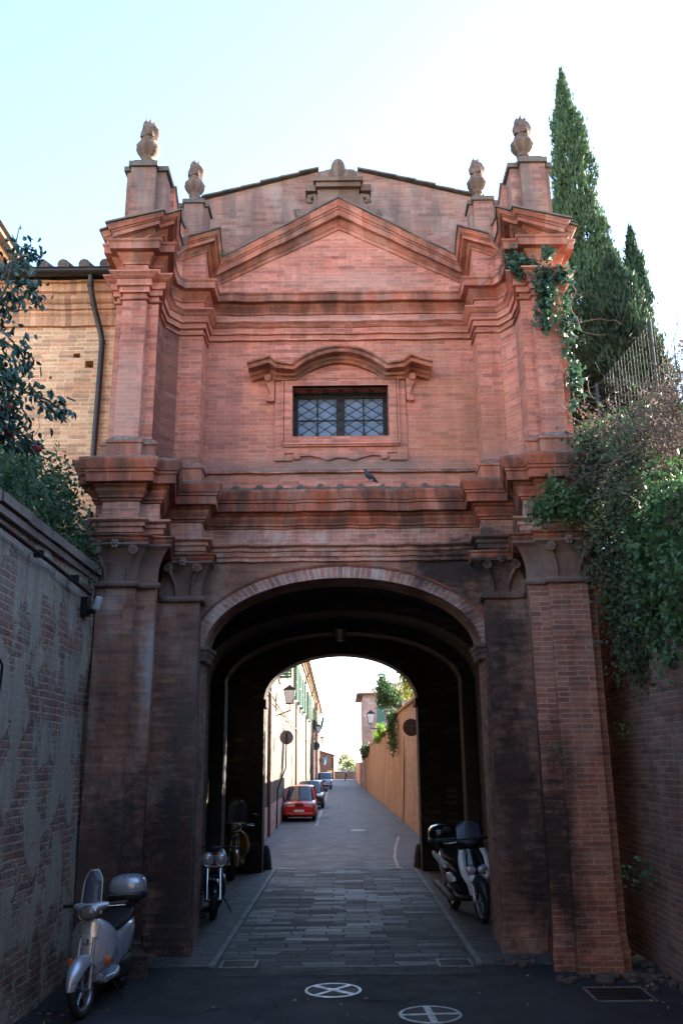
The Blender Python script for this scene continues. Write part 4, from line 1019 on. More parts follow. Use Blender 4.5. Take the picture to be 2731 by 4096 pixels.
# small weeds on the ledges
def weed(c, n, s_, label):
    e = empty('wall_weed', c, 0, label, 'weed', 'weeds on the masonry')
    p = np.array(c)+NP.normal(size=(n,3))*np.array([s_,s_*.6,s_]); leaf_obj('foliage', p, axes(n, .2), s_*.6, s_*.35, M['ivy'], e)
    twigs('stem', [c]*3, 3, s_*.5, .003, M['twig'], e, (0,0,1), .4)
weed((2.48,10.62,2.35), 60, .07, 'small green weed on the right pier low beside the tunnel')
weed((3.32,10.6,1.0), 90, .10, 'green weed in the dark gap between the right pier and the wall')
weed((3.33,10.7,2.6), 60, .06, 'tiny weed high in the gap between the right pier and the wall')
weed((-1.78,11.75,9.78), 60, .06, 'tuft of green moss in the left hand valley of the pediment')

# cypresses on the right terrace
def cypress(base, h, prof, n, label, mat, lean=(0,0), L=.17):
    e = empty('cypress_tree', base, 0, label, 'cypress', 'cypress trees')
    bx, by, bz = base
    mb = MB(); mb.tube([(bx,by,bz-.3),(bx+lean[0]*.5,by,bz+h*.5),(bx+lean[0],by,bz+h*.97)],[.16,.10,.015],8); mb.build('trunk', M['bark'], e)
    u = NP.random(n)
    hs = np.array([q[0] for q in prof]); rs = np.array([q[1] for q in prof])
    w = np.interp(np.linspace(0,1,200), hs, rs)+.05; cdf = np.cumsum(w)/w.sum(); q = np.interp(u, cdf, np.linspace(0,1,200))
    th = NP.random(n)*2*PI
    R0 = np.interp(q, hs, rs)
    lump = 1+.20*np.sin(th*3+q*19)+.14*np.sin(th*5-q*33+1.3)+.10*np.sin(th*2+q*61)
    depth = 1-.5*NP.random(n)**1.4
    r = R0*lump*depth
    hole = np.sin(th*4+q*47)+np.sin(th*7-q*71+2)+.6*np.sin(th*2+q*130) < 1.45
    q, th, R0, r = q[hole], th[hole], R0[hole], r[hole]; n = len(q)
    spray = NP.random(n) < .05; r = np.where(spray, r*1.0+.10*NP.random(n)+.02, r)
    P = np.stack([bx+lean[0]*q+r*np.cos(th), by+lean[1]*q+r*np.sin(th), bz+q*h+NP.normal(size=n)*.06], 1)
    A = np.stack([np.cos(th)*.35, np.sin(th)*.35, np.ones(n)], 1)+NP.normal(size=(n,3))*.28
    leaf_obj('crown', P, A, L*NP.uniform(.5,1.25,n), .040*NP.uniform(.7,1.5,n), mat, e, .3)
    return e
cypress((5.15,16.0,6.6), 10.5, [(0,.2),(.05,.7),(.2,.98),(.40,.82),(.55,.60),(.66,.46),(.74,.40),(.80,.40),(.87,.24),(.94,.13),(1,.02)], 52000, 'very tall slender cypress rising behind the right side of the gatehouse', M['cypress'], (-.16,0))
cypress((5.45,14.6,6.4), 5.2, [(0,.3),(.1,.58),(.35,.68),(.55,.58),(.75,.42),(.9,.22),(1,.03)], 30000, 'shorter broad dark cypress in front of the tall one', M['cypress2'], (-.3,0))
cypress((6.07,15.8,6.6), 6.3, [(0,.2),(.15,.28),(.35,.22),(.6,.25),(.8,.20),(.92,.11),(1,.02)], 17000, 'thin cypress standing right of the other two, behind the mesh fence', M['cypress2'], (-.02,0))
# mesh fence
e = empty('mesh_fence', (4.8,12.6,6.8), 0, 'green wire mesh fence on two posts above the bramble on the right bank', 'fence')
M['fencegreen'] = plain('green_fence_post', (.03,.055,.055), (.02,.04,.04), .7)
F0, F1 = (4.13,13.0,6.6), (4.96,12.6,6.9); F2 = (5.9,11.6,7.0)
for b, t in ((F0,8.12),(F1,9.05),(F2,9.1)):
    mb = MB(); mb.cyl(b,(b[0]+.005,b[1],t),.028,8); mb.build('post', M['fencegreen'], e)
mb = MB()
for (a, ta), (b, tb) in (((F0,8.1),(F1,9.0)),((F1,9.0),(F2,9.05))):
    n = 19
    for k in range(n+1):
        q = k/n; x, y = a[0]+(b[0]-a[0])*q, a[1]+(b[1]-a[1])*q; mb.cyl((x,y,6.6),(x,y,ta+(tb-ta)*q-.03),.0014,3)
    for k in range(10):
        s0 = k/9; mb.cyl((a[0],a[1],6.6+(ta-6.65)*s0),(b[0],b[1],6.6+(tb-6.65)*s0),.0013,3)
mb.build('netting', M['fencegreen'], e)

tag(leaf_obj('fallen_leaves', LITTER, NP.normal(size=(len(LITTER),3))*np.array([1,1,.08]), .05*NP.uniform(.4,1.2,len(LITTER)), .03*NP.uniform(.4,1.2,len(LITTER)), M['dry']), 'scattered dry fallen leaves along the foot of both walls', 'leaves', None, 'stuff')
M['palewall'] = plain('bounce_house_plaster', (.76,.64,.50), (.70,.58,.45), .9, 0, 1.2)  # pale so the added houses throw light on the facade
# added unseen trees shade the foreground; added pale houses bounce sunlight onto the facade
for x, y, lb in ((-4.6,-.5,'added shade tree over the road from the left terrace, out of view'),(4.9,.3,'added shade tree over the road from the right terrace, out of view'),(-5.0,-6,'added shade tree far back on the left terrace, out of view'),(5.2,-6,'added shade tree far back on the right terrace, out of view')):
    e = empty('added_shade_tree', (x,y,4.4), 0, lb, 'tree', 'added shade trees out of view'); sg = 1 if x > 0 else -1
    mb = MB(); mb.tube([(x,y,4.2),(x-.1*sg,y,6.4),(x-.6*sg,y,7.6)],[.25,.18,.05],8); mb.tube([(x-.1*sg,y,6.2),(x-1.8*sg,y+.3,7.2),(x-3.2*sg,y+.6,7.6)],[.14,.10,.03],7); mb.build('trunk', M['bark'], e)
    p = blobs([((x-1.0*sg,y,7.6),(2.4,2.0,.8)),((x-2.6*sg,y+.4,7.5),(2.0,1.6,.6)),((x+.8*sg,y-.6,7.3),(1.8,2,.9))], 6000, .28); leaf_obj('crown', p, axes(len(p)), .36, .24, M['shrub'], e)
for sg, lb in ((-1,'added cream house out of view, back on the left, bouncing sunlight onto the gatehouse'),(1,'added cream house out of view, back on the right, bouncing sunlight onto the gatehouse')):  # added out of view as large reflectors toward the gate
    e = empty('added_bounce_house', (sg*8,-25,0), 0, lb, 'building', 'added bounce houses out of view')
    a, b = sorted((sg*3.6, sg*17)); mb = MB(); mb.box(a,b,-45,-8.5,0,13); mb.build('wall', M['palewall'], e)
    a, b = sorted((sg*3.2, sg*17.4)); mb = MB(); mb.box(a,b,-45.4,-8.1,13.02,13.3); mb.build('roof', M['rooftile'], e)
    for k in range(3):
        x = sg*(5.5+3.8*k)
        for z in (5.2, 9.0):
            mb = MB(); mb.box(x-.5,x+.5,-8.5,-8.46,z,z+1.7); mb.build('window', M['wood'], e)
e = empty('added_bounce_house', (0,-24,0), 0, 'added cream house behind the camera, bouncing sunlight onto the gatehouse', 'building', 'added bounce houses out of view')  # unseen block added for more bounce on the facade
mb = MB(); mb.box(-3.4,3.4,-30,-22,0,13.6); mb.build('wall', M['palewall'], e)
mb = MB(); mb.box(-3.5,3.5,-30.4,-21.7,13.62,13.9); mb.build('roof', M['rooftile'], e)
for x in (-1.7,1.7):
    for z in (5.2,9.0):
        mb = MB(); mb.box(x-.5,x+.5,-22,-21.95,z,z+1.7); mb.build('window', M['wood'], e)
# ------------------------------------------------------------------ the street beyond the arch
def fx(y): return -2.5-.0095*(y-28)          # left facade line
def rx(y): return 2.42-.0100*(y-29)          # right wall line
lh = empty('street_house', (-5,60,0), 0, 'long sunlit cream plaster house with green shutters along the left of the street', 'building')
Y0, Y1, EV = 21.0, 128.0, 9.0
mb = MB(); ys = list(np.arange(Y0, Y1+.1, 1.4)); zs = [0,1.2,2.4,3.6,4.8,6,7.2,8.4,9.0]; v = []; f = []; n = len(zs)
for y in ys:
    for z in zs: v.append((fx(y)+.022*math.sin(y*2.9)+.02*math.sin(y*1.3+z*.4)+RND.uniform(-.008,.008), y, z))
for i in range(len(ys)-1):
    for j in range(n-1): f.append((i*n+j,i*n+j+1,(i+1)*n+j+1,(i+1)*n+j))
mb.add(v, [tuple(reversed(q)) for q in f]); mb.quad((fx(Y0),Y0,0),(fx(Y0)-9,Y0,0),(fx(Y0)-9,Y0,9),(fx(Y0),Y0,9)); mb.quad((fx(Y1),Y1,0),(fx(Y1)-9,Y1,0),(fx(Y1)-9,Y1,9),(fx(Y1),Y1,9))
mb.build('wall', M['cream'], lh)
M['eave'] = plain('eave_wood', (.42,.27,.17), (.30,.19,.12), .8, 0, 3)
def strip(mb, y0, y1, o0, o1, z0, z1):
    mb.add([(fx(y0)+o0,y0,z0),(fx(y0)+o1,y0,z0),(fx(y1)+o1,y1,z0),(fx(y1)+o0,y1,z0),(fx(y0)+o0,y0,z1),(fx(y0)+o1,y0,z1),(fx(y1)+o1,y1,z1),(fx(y1)+o0,y1,z1)],
           [(0,3,2,1),(4,5,6,7),(0,1,5,4),(1,2,6,5),(2,3,7,6),(3,0,4,7)])
mb = MB(); strip(mb,Y0,Y1,-.1,.12,8.72,8.86); strip(mb,Y0,Y1,-.1,.25,8.87,9.0); strip(mb,Y0,Y1,-.1,.42,9.02,9.10); mb.build('eave', M['eave'], lh)
mb = MB(); mb.add([(fx(Y0)+.5,Y0,9.12),(fx(Y1)+.5,Y1,9.12),(fx(Y1)-5,Y1,11),(fx(Y0)-5,Y0,11)],[(0,1,2,3)]); mb.tube([(fx(Y0)+.47,Y0,9.10),(fx(Y1)+.47,Y1,9.10)],.06,8); mb.build('roof', M['terra'], lh)
mb = MB(); strip(mb, 97.5, 99.3, -.05, .40, 0, 8.6); mb.build('buttress', M['pinkwall'], lh)
M['shutter'] = plain('green_shutter', (.075,.17,.115), (.05,.13,.09), .6, 0, 4)
M['brownpipe'] = plain('copper_pipe', (.12,.065,.05), (.08,.05,.04), .5, .2)
def shutter_leaf(y, z0, z1, w_, ang, parent, side):
    """side -1: hinge at the near jamb, +1: far jamb; ang from the wall plane"""
    mb = MB(); x = fx(y)+.05; dy = side*math.cos(ang); dx = math.sin(ang)
    Mx = Matrix(((dx,-dy,0),(dy,dx,0),(0,0,1)))
    def pt(u, zz): return (x+dx*u, y+dy*u, zz)
    for u0 in (.03, w_-.03): mb.obox(pt(u0,(z0+z1)/2), .06, .04, z1-z0, Mx)
    for zz in (z0+.04, (z0+z1)/2, z1-.04): mb.obox(pt(w_/2,zz), w_, .038, .07, Mx)
    k = int((z1-z0)/.11)
    for q in range(k): mb.obox(pt(w_/2, z0+(q+.5)*(z1-z0)/k), w_-.08, .012, .085, Mx @ Matrix.Rotation(.5,3,'X'))
    mb.build('shutter', M['shutter'], parent)
for y, a1, a2 in ((31.2,.12,.35),(35.6,1.25,.55),(48.0,.30,.30),(52.5,.25,.35),(57,.3,.3),(61.5,.3,.3),(70,.25,.3),(74.5,.3,.3),(90,.6,.3),(94,.3,.5),(106,.3,.3)):
    wd = 1.05; mb = MB(); strip(mb,y-wd/2,y+wd/2,-.02,.012,5.5,7.6)
    wn = mb.build('window', M['dark'], lh)
    mb = MB(); strip(mb,y-wd/2-.1,y+wd/2+.1,0,.07,5.36,5.47); mb.build('sill', M['eave'], wn)
    shutter_leaf(y-wd/2, 5.5, 7.6, .52, a1, wn, -1); shutter_leaf(y+wd/2, 5.5, 7.6, .52, a2, wn, 1)
for y in (29.6,49.8,66.5,82,99.6):
    mb = MB(); mb.tube([(fx(y)+.42,y,9.05),(fx(y)+.38,y,8.9),(fx(y)+.10,y,8.35),(fx(y)+.08,y,8.2),(fx(y)+.08,y,0)], .05 if y > 40 else .06, 8); mb.build('downpipe', M['brownpipe'], lh)
mb = MB(); y = 24.2; strip(mb, y-.55, y+.55, 0, .05, 0, 2.2)
d = mb.build('door', plain('red_brown_door', (.16,.05,.04), (.10,.035,.03), .6), lh)
mb = MB(); rg = []
for k in range(13): t = PI*k/12; rg.append([(fx(y)+.05,y+.55*math.cos(t),2.2+.5*math.sin(t)),(fx(y),y+.55*math.cos(t),2.2+.5*math.sin(t))])
mb.add([r[0] for r in rg], [tuple(range(13))]); mb.build('fanlight', plain('dark_red_wood', (.12,.04,.035), (.08,.03,.03), .6), d)
mb = MB(); strip(mb,Y0,47,.01,.05,0,.9); mb.build('wall_base', M['pinkwall'], lh)
mb = MB(); mb.tube([(fx(22)+.1,22,4.85),(fx(28)+.1,28,4.55),(fx(34)+.1,34,4.3),(fx(60)+.1,60,3.9),(fx(90)+.1,90,3.9)],.025,5); mb.build('wall_cable', M['brownpipe'], lh)

M['lampwhite'] = plain('opal_lamp_glass', (.72,.72,.70), (.62,.62,.60), .3)
def street_lantern(c, arm_from, s, label):
    e = empty('street_lantern', c, 0, label, 'street lamp', 'wall lanterns along the street')
    x, y, z = c; q = PI/4
    mb = MB(); rg = [[(x+s*r*math.cos(q+k*PI/2), y+s*r*math.sin(q+k*PI/2), z+s*h) for k in range(4)] for r, h in ((.20,.02),(.36,.60))]
    mb.loft(rg, True, True, False); mb.build('lamp_glass', M['lampwhite'], e)
    mb = MB()
    rg = [[(x+s*r*math.cos(q+k*PI/2), y+s*r*math.sin(q+k*PI/2), z+s*h) for k in range(4)] for r, h in ((.40,.605),(.40,.64),(.10,.80),(.05,.84),(.01,.88))]
    mb.loft(rg, True, True, False)
    for k in range(4):
        t = q+k*PI/2; mb.cyl((x+s*.205*math.cos(t),y+s*.205*math.sin(t),z),(x+s*.37*math.cos(t),y+s*.37*math.sin(t),z+s*.61),.014*s,5)
    mb.lathe([(.2*s,-.03*s),(.2*s,.015*s)],(x,y,z),4,None,False); mb.cyl((x,y,z-.32*s),(x,y,z),.018*s,6); mb.build('lamp_frame', M['iron'], e)
    mb = MB(); mb.cyl((x+.05*(1 if x > arm_from[0] else -1),y,z-.30*s), arm_from, .022, 6); mb.cyl((x,y,z-.3*s),(arm_from[0],arm_from[1],arm_from[2]-.5*s),.008,5); mb.build('bracket', M['iron'], e)
street_lantern((-2.05,34,4.45), (fx(34),34,4.0), .82, 'large white lantern on a bracket, nearest on the left house')
street_lantern((-2.55,92,5.25), (fx(92),92,5.0), 1.0, 'white lantern on the left house just short of the flag pole')
street_lantern((-2.70,112,4.65), (fx(112),112,4.4), 1.0, 'farthest small lantern on the left house')
street_lantern((1.52,50,4.35), (rx(50)-.05,50,4.05), .85, 'white lantern on a bracket from the right hand garden wall')
M['signback'] = plain('sign_back', (.12,.115,.115), (.085,.08,.08), .6)
def roundsign(c, r, pole, label, grp='round signs seen from behind'):
    e = empty('road_sign', c, 0, label, 'road sign', grp); x, y, z = c
    mb = MB(); mb.cyl((x,y-.012,z),(x,y+.012,z),r,28,False); mb.torus((x,y,z),r,.014,(0,1,0),28,5); mb.build('sign_plate', M['signback'], e)
    mb = MB(); mb.tube(pole, .028, 7); mb.obox((x,y-.02,z),.06,.025,r*1.5); mb.build('pole', M['iron'], e)
roundsign((-2.12,33.4,3.18), .245, [(-2.12,33.36,3.3),(-2.14,33.36,2.1),(-2.2,33.36,1.95),(fx(33.4)+.12,33.36,1.35),(fx(33.4)+.10,33.36,.0)], 'grey back of a round sign on a bent pole by the left house')
roundsign((-2.95,96,4.0), .42, [(-2.95,95.95,4.0),(fx(96),95.95,4.0)], 'dark round sign sticking out from the grey buttress far down the street')
roundsign((-2.82,112,2.6), .35, [(-2.82,111.9,2.6),(fx(112),111.9,2.6)], 'second dark round sign farthest down the left house')
e = empty('round_sign', (1.93,26,3.3), 0, 'round sign plate in dark unlit silhouette on a bracket at the right end of the tunnel', 'road sign', 'round signs seen from behind')
mb = MB(); mb.cyl((1.96,25.98,3.22),(1.96,26.02,3.22),.235,30,False); mb.torus((1.96,26,3.22),.235,.014,(0,1,0),30,5); mb.build('sign_plate', plain('unlit_sign_back', (.02,.018,.02), (.014,.013,.014), .6), e)  # unlit look of the sign back is put into the near-black plate colour
mb = MB(); mb.tube([(1.98,25.95,3.24),(2.5,25.95,3.25)],.02,6); mb.obox((1.97,25.965,3.22),.03,.02,.2); mb.build('bracket', M['brownpipe'], e)
# flags
def flag(c, pole_to, cols, w_, h_, label):
    e = empty('flag', c, 0, label, 'flag', 'flags on the left house')
    mb = MB(); mb.cyl(pole_to, c, .035, 6); mb.build('flag_pole', M['iron'], e)
    n = 6*len(cols)
    for i, m_ in enumerate(cols):
        mb = MB(); v = []; f = []
        for a in range(7):
            u = (i*6+a)/n
            for b in range(6):
                zz = b/5; v.append((c[0]-.05-w_*.55*u+.05*math.sin(u*9+zz*3)-.25*zz, c[1]-.06+.14*math.sin(u*7+zz*2), c[2]-.1-h_*zz-.5*w_*u))
        for a in range(6):
            for b in range(5): f.append((a*6+b,(a+1)*6+b,(a+1)*6+b+1,a*6+b+1))
        mb.add(v, f, True); mb.build('cloth', m_, e)
FB = plain('blue_cloth', (.10,.16,.24), (.07,.12,.19), .8); FR_ = plain('red_cloth', (.60,.10,.07), (.5,.08,.06), .8); FG = plain('green_cloth', (.07,.25,.12), (.05,.2,.1), .8); FW = plain('white_cloth', (.7,.7,.68), None, .8); FE = plain('sky_blue_cloth', (.16,.33,.60), (.12,.27,.5), .8)
flag((-1.98,95,7.35), (fx(95),95,4.6), [FB], .35, 1.5, 'dark blue flag hanging from a raised pole on the left house')
flag((-2.35,118,3.30), (fx(118),118,2.0), [FG,FW,FR_], 1.0, .75, 'green white and red flag low at the far end of the left house')
flag((-2.12,118.6,3.4), (fx(118),118.6,2.1), [FE], .5, 1.2, 'light blue flag hanging beside the red one')
# far brick house closing the left side
e = empty('far_house', (-4,136,0), 0, 'plain brown brick house end closing the left side at the end of the street', 'building')
mb = MB(); mb.prism([(-9,0),(-1.45,0),(-1.45,3.3),(-9,5.6)],131,140); mb.build('wall', brick('far_brick', (.27,.15,.11),(.22,.12,.09),(.26,.17,.13)), e)
mb = MB(); mb.add([(-9,130.7,5.62),(-1.2,130.7,3.24),(-1.2,140,3.24),(-9,140,5.62),(-9,130.7,5.74),(-1.2,130.7,3.36),(-1.2,140,3.36),(-9,140,5.74)],[(0,1,5,4),(4,5,6,7),(1,2,6,5),(0,3,2,1),(2,3,7,6),(3,0,4,7)]); mb.build('roof', M['terra'], e)
mb = MB(); mb.box(-1.75,-1.62,130.97,131.0,1.6,2.9); mb.build('window', M['dark'], e)
e = empty('low_wall', (0,131.5,0), 0, 'low brown wall across the far end of the street', 'wall')
mb = MB(); mb.box(-1.4,9,131.2,131.6,-1,.95); mb.build('wall_face', brick('low_wall_brick', (.26,.17,.13),(.21,.13,.10),(.25,.18,.14)), e)
mb = MB(); mb.box(-1.4,9,131.12,131.68,.95,1.05); mb.build('coping', M['coping'], e)
e = empty('yellow_bin', (-1.98,122,0), 0, 'yellow waste container standing against the far brick house', 'bin')
yl = plain('yellow_paint', (.60,.42,.04), (.5,.34,.03), .5)
mb = MB(); mb.loft([[(-1.98+s*sx,122+s*sy,z) for sx, sy in ((-1,-1),(1,-1),(1,1),(-1,1))] for s, z in ((.20,.12),(.26,1.0))], True, True, False); mb.build('body', yl, e)
mb = MB(); mb.sup((-1.98,122,1.1),(.30,.32,.14),.5); mb.build('lid', yl, e)
mb = MB(); [mb.cyl((-1.98+a,121.85,.06),(-1.98+a+.05,121.85,.06),.06,10) for a in (-.2,.15)]; mb.build('wheel', M['iron'], e)

# right garden wall
def zt(y): return 4.35 if y < 44 else 3.9-.0135*(y-44)
gw = empty('garden_wall', (3,50,0), 0, 'long orange brick garden wall along the right of the street', 'wall')
mb = MB(); ys = [20.9,22,24,26,28,30,33,36,40,43.9,44,46,50,55,60,65,70,76,82,84]; v = []; f = []; q = 7
for y in ys:
    for k in range(q):
        h = k/(q-1); v.append((rx(y)-.02+.16*h*(1 if y < 44 else .8)+RND.uniform(-.02,.02), y, zt(y)*h))
for i in range(len(ys)-1):
    for j in range(q-1): f.append((i*q+j,i*q+j+1,(i+1)*q+j+1,(i+1)*q+j))
mb.add(v, f, True); mb.quad((rx(84),84,0),(rx(84)+5,84,0),(rx(84)+5,84,3.3),(rx(84),84,3.3)); mb.quad((rx(44),43.95,3.6),(rx(44)+.5,43.95,3.6),(rx(44)+.5,43.95,4.35),(rx(44)+.1,43.95,4.35))
wf = mb.build('wall_face', M['orange'], gw); wf.data.materials.append(M['orange2'])
for p_ in wf.data.polygons:
    if p_.center.y+50 < 36.3: p_.material_index = 1
mb = MB()
for a, b in ((20.9,43.9),(44.0,84)):
    y = a
    while y < b:
        y2 = min(y+.9, b); x0, x1 = rx(y), rx(y2); z0, z1 = zt(y+.01), zt(y2-.01)
        mb.add([(x0+.05,y,z0),(x0+.6,y,z0),(x1+.6,y2-.02,z1),(x1+.05,y2-.02,z1),(x0+.05,y,z0+.1),(x0+.6,y,z0+.1),(x1+.6,y2-.02,z1+.1),(x1+.05,y2-.02,z1+.1)],[(0,3,2,1),(4,5,6,7),(0,1,5,4),(1,2,6,5),(2,3,7,6),(3,0,4,7)]); y = y2
mb.build('coping', M['orange'], gw)
mb = MB(); strip2 = lambda y, w_: mb.add([(rx(y)-.05,y,0),(rx(y)+.1,y,0),(rx(y)+.2,y,3.2),(rx(y)+.06,y,3.2),(rx(y+w_)-.05,y+w_,0),(rx(y+w_)+.1,y+w_,0),(rx(y+w_)+.2,y+w_,3.2),(rx(y+w_)+.06,y+w_,3.2)],[(0,1,2,3),(7,6,5,4),(0,3,7,4),(2,6,7,3),(0,4,5,1)])
strip2(36.2,.12); mb.build('drain_groove', M['brownpipe'], gw)
e = empty('gate_pillar', (1.9,88,0), 0, 'brick pillar and wall stub past the end of the orange wall', 'pillar')
mb = MB(); mb.box(1.72,2.4,86,87,0,2.8); mb.box(1.66,2.46,85.95,87.05,2.8,2.92); mb.box(1.62,1.9,87,128,0,2.3); mb.build('shaft', M['pinkwall'], e)
# house above the wall
e = empty('right_house', (5,90,0), 0, 'pale pink house with a low hipped roof standing behind the orange wall', 'building')
mb = MB(); mb.box(1.95,9.5,88.5,100,0,8.75); mb.build('wall', M['pinkwall'], e)
mb = MB(); mb.loft([[(1.35,87.9,8.75),(10.1,87.9,8.75),(10.1,100.6,8.75),(1.35,100.6,8.75)],[(1.3,87.85,8.87),(10.15,87.85,8.87),(10.15,100.65,8.87),(1.3,100.65,8.87)],[(5,93,10.3),(6.5,93,10.3),(6.5,95.5,10.3),(5,95.5,10.3)]],True,True,False); mb.build('roof', M['rooftile'], e)
mb = MB(); mb.box(3.3,4.1,88.47,88.5,5.9,7.6); mb.build('window', M['shutter'], e)
mb = MB(); mb.box(1.93,9.52,88.46,88.52,5.05,5.13); mb.build('string_course', M['eave'], e)
# planting above the wall
def tree(name, base, h, defs, n, L, W, mat, label, grp=None, r=.12):
    e = empty(name, base, 0, label, 'tree', grp)
    mb = MB(); bx, by, bz = base; mb.tube([(bx,by,bz),(bx+.05,by,bz+h*.4),(bx-.03,by,bz+h*.75)],[r,r*.7,r*.3],7)
    for c, rr in defs: mb.tube([(bx+.03,by,bz+h*.35),((bx+c[0])/2,(by+c[1])/2,bz+h*.55),c],[r*.45,r*.3,.02],5)
    mb.build('trunk', M['bark'], e)
    p = blobs(defs, n, L*.9); k = len(p); leaf_obj('crown', p, axes(k,.6), L*NP.uniform(.6,1.3,k), W*NP.uniform(.6,1.3,k), mat, e)
tree('bamboo_tree', (3.2,35,3.6), 6, [((2.75,35,6.1),(.45,.9,.65)),((2.35,35,6.5),(.35,.8,.5)),((3.1,35,5.4),(.5,.9,.8)),((2.55,35.5,5.3),(.3,.7,.45)),((2.9,35,6.8),(.8,.8,.7))], 8000, .17, .045, M['bamboo'], 'tall feathery yellow green bamboo above the right garden wall')
mb = MB()
for k in range(16):
    x = 2.55+RND.uniform(0,1.0); y = 34.4+RND.uniform(0,1.2); mb.tube([(x,y,3.9),(x+RND.uniform(-.1,.05),y,6.0),(x-RND.uniform(0,.5),y,8.2)],[.022,.018,.006],5)
mb.build('cane', M['bamboo'], bpy.data.objects['bamboo_tree'])
tree('dark_shrub_tree', (2.7,42,3.6), 2.6, [((2.10,42,5.45),(.45,.6,.5)),((1.85,42,5.9),(.25,.5,.35)),((2.4,42,5.1),(.4,.5,.35)),((1.85,42,5.1),(.25,.4,.35))], 3800, .11, .075, M['midgreen'], 'dark round bushy tree leaning over the right garden wall')
plant('wall_creeper', 'green creeper trailing down the orange wall below the bamboo', 'creeper', [((2.12,40,4.0),(.16,.8,.4)),((2.16,40.4,3.5),(.10,.6,.5)),((2.18,39.2,3.1),(.08,.4,.45)),((2.2,41,4.4),(.25,.9,.25))], 2200, .10, .075, M['midgreen'], (2.2,40,3.8), 'plants on the garden wall', .06, .6, .1, 12, .008)
plant('wall_creeper', 'small dark creeper just above the silhouetted round sign, plus added unseen foliage blocking the sun', 'creeper', [((2.35,27,4.15),(.2,.8,.35)),((2.45,25,4.3),(.2,.8,.3)),((2.4,24,3.1),(.08,.4,.3)),((2.9,21.9,5.1),(.4,.8,.8)),((2.9,23.3,5.1),(.4,.8,.8)),((2.9,24.6,5.0),(.4,.7,.7))], 4200, .09, .07, M['midgreen'], (2.4,26,4.1), 'plants on the garden wall', .06, .6, .1, 10, .008)  # clumps nearest the arch are unseen, added to keep sun out of the tunnel
plant('wall_grass', 'bright yellow green tuft growing on top of the orange wall', 'plant', [((2.12,50,3.95),(.18,1.6,.28)),((2.05,55,3.75),(.18,1.5,.25))], 1700, .16, .05, M['bright'], (2.1,52,3.8), 'plants on the garden wall', .08, -.8, 0, 0)
plant('round_bush', 'dark green bush drooping over the far end of the orange wall', 'bush', [((1.72,76,3.25),(.42,.8,.50)),((1.9,74,3.4),(.4,.8,.40)),((1.62,77,2.9),(.25,.6,.35))], 2200, .13, .09, M['shrub'], (1.8,76,3.2), None, .09, .4, .05, 8, .01)
e_ = 0
for x, y, h, lb in ((-.1,150,4.6,'pale hazy tree left of the rider behind the low wall'),(1.1,147,4.0,'pale hazy tree right of the rider behind the low wall'),(2.6,144,2.4,'low sunlit yellow green bush at the right end of the low wall')):
    tree('distant_tree', (x,y,-3), h+2, [((x,y,h-1.4),(.8,.9,1.0)),((x-.5,y,h-2.2),(.6,.8,.7)),((x+.6,y,h-2.4),(.6,.8,.7)),((x+.1,y,h-3.2),(.9,.8,.7))], 1500, .22, .15, M['faded'] if e_ < 2 else M['bright'], lb, 'trees beyond the low wall', .10); e_ += 1
# ------------------------------------------------------------------ vehicles
M['silver'] = plain('silver_paint', (.50,.54,.60), (.44,.48,.54), .28, .55, 3, 0, .5, .5)
M['white_p'] = plain('white_paint', (.68,.70,.74), (.62,.64,.68), .28, 0, 3, 0, .5, .5)
M['yellow_p'] = plain('mustard_paint', (.13,.078,.010), (.10,.06,.009), .28, .1, 3, 0, .5, .5)
M['black_p'] = plain('black_paint', (.012,.012,.014), (.009,.009,.01), .22, 0, 3, 0, .5, .4)
M['black_pl'] = plain('black_plastic', (.020,.020,.022), (.014,.014,.015), .5, 0, 6)
M['red_p'] = plain('red_paint', (.45,.018,.014), (.40,.014,.012), .25, 0, 3, 0, .5, .6)
M['blue_p'] = plain('dark_blue_paint', (.020,.026,.040), (.016,.02,.032), .22, .2, 3, 0, .5, .6)
M['grey_p'] = plain('grey_silver_paint', (.42,.46,.52), (.38,.42,.48), .25, .5, 3, 0, .5, .6)
M['tyre'] = plain('tyre_rubber', (.016,.016,.017), (.011,.011,.012), .8, 0, 12, .2)
M['rim'] = plain('alloy_rim', (.34,.36,.40), (.26,.28,.31), .35, .7, 5)
M['chrome'] = plain('chrome', (.75,.76,.78), (.7,.7,.72), .12, 1.0, 5)
M['lens'] = plain('lamp_lens', (.55,.58,.62), (.40,.43,.47), .08, .3, 14, 0, .8)
M['lensdark'] = plain('dark_lamp_lens', (.16,.16,.17), (.07,.07,.08), .06, 0, 14, 0, .9)
M['screenrim'] = plain('pale_screen_rim', (.60,.62,.55), (.5,.52,.46), .4)
M['amber'] = plain('amber_lens', (.60,.12,.015), (.5,.09,.01), .2)
M['seat'] = plain('seat_vinyl', (.016,.016,.018), (.012,.012,.013), .5, 0, 20, .2)
M['screen'] = glassy('smoked_screen', (.10,.13,.18), .45, .1)
M['carglass'] = plain('car_glass', (.035,.055,.075), (.025,.04,.055), .04, 0, 2, 0, .9)
M['plate'] = plain('number_plate', (.68,.68,.66), (.6,.6,.58), .5)
def xf(mb, Mx):
    mb.v = [tuple(Mx @ Vector(p)) for p in mb.v]; return mb
def sring(y, hw, z0, z1, e=.55, n=18, x=0):
    pw = lambda q: math.copysign(abs(q)**e, q); zc, h = (z0+z1)/2, (z1-z0)/2
    return [(x+hw*pw(math.cos(t)), y, zc+h*pw(math.sin(t))) for t in [2*PI*k/n for k in range(n)]]
def body_loft(secs, e=.55, n=18): return MB().loft([sring(*s, e=e, n=n) for s in secs])
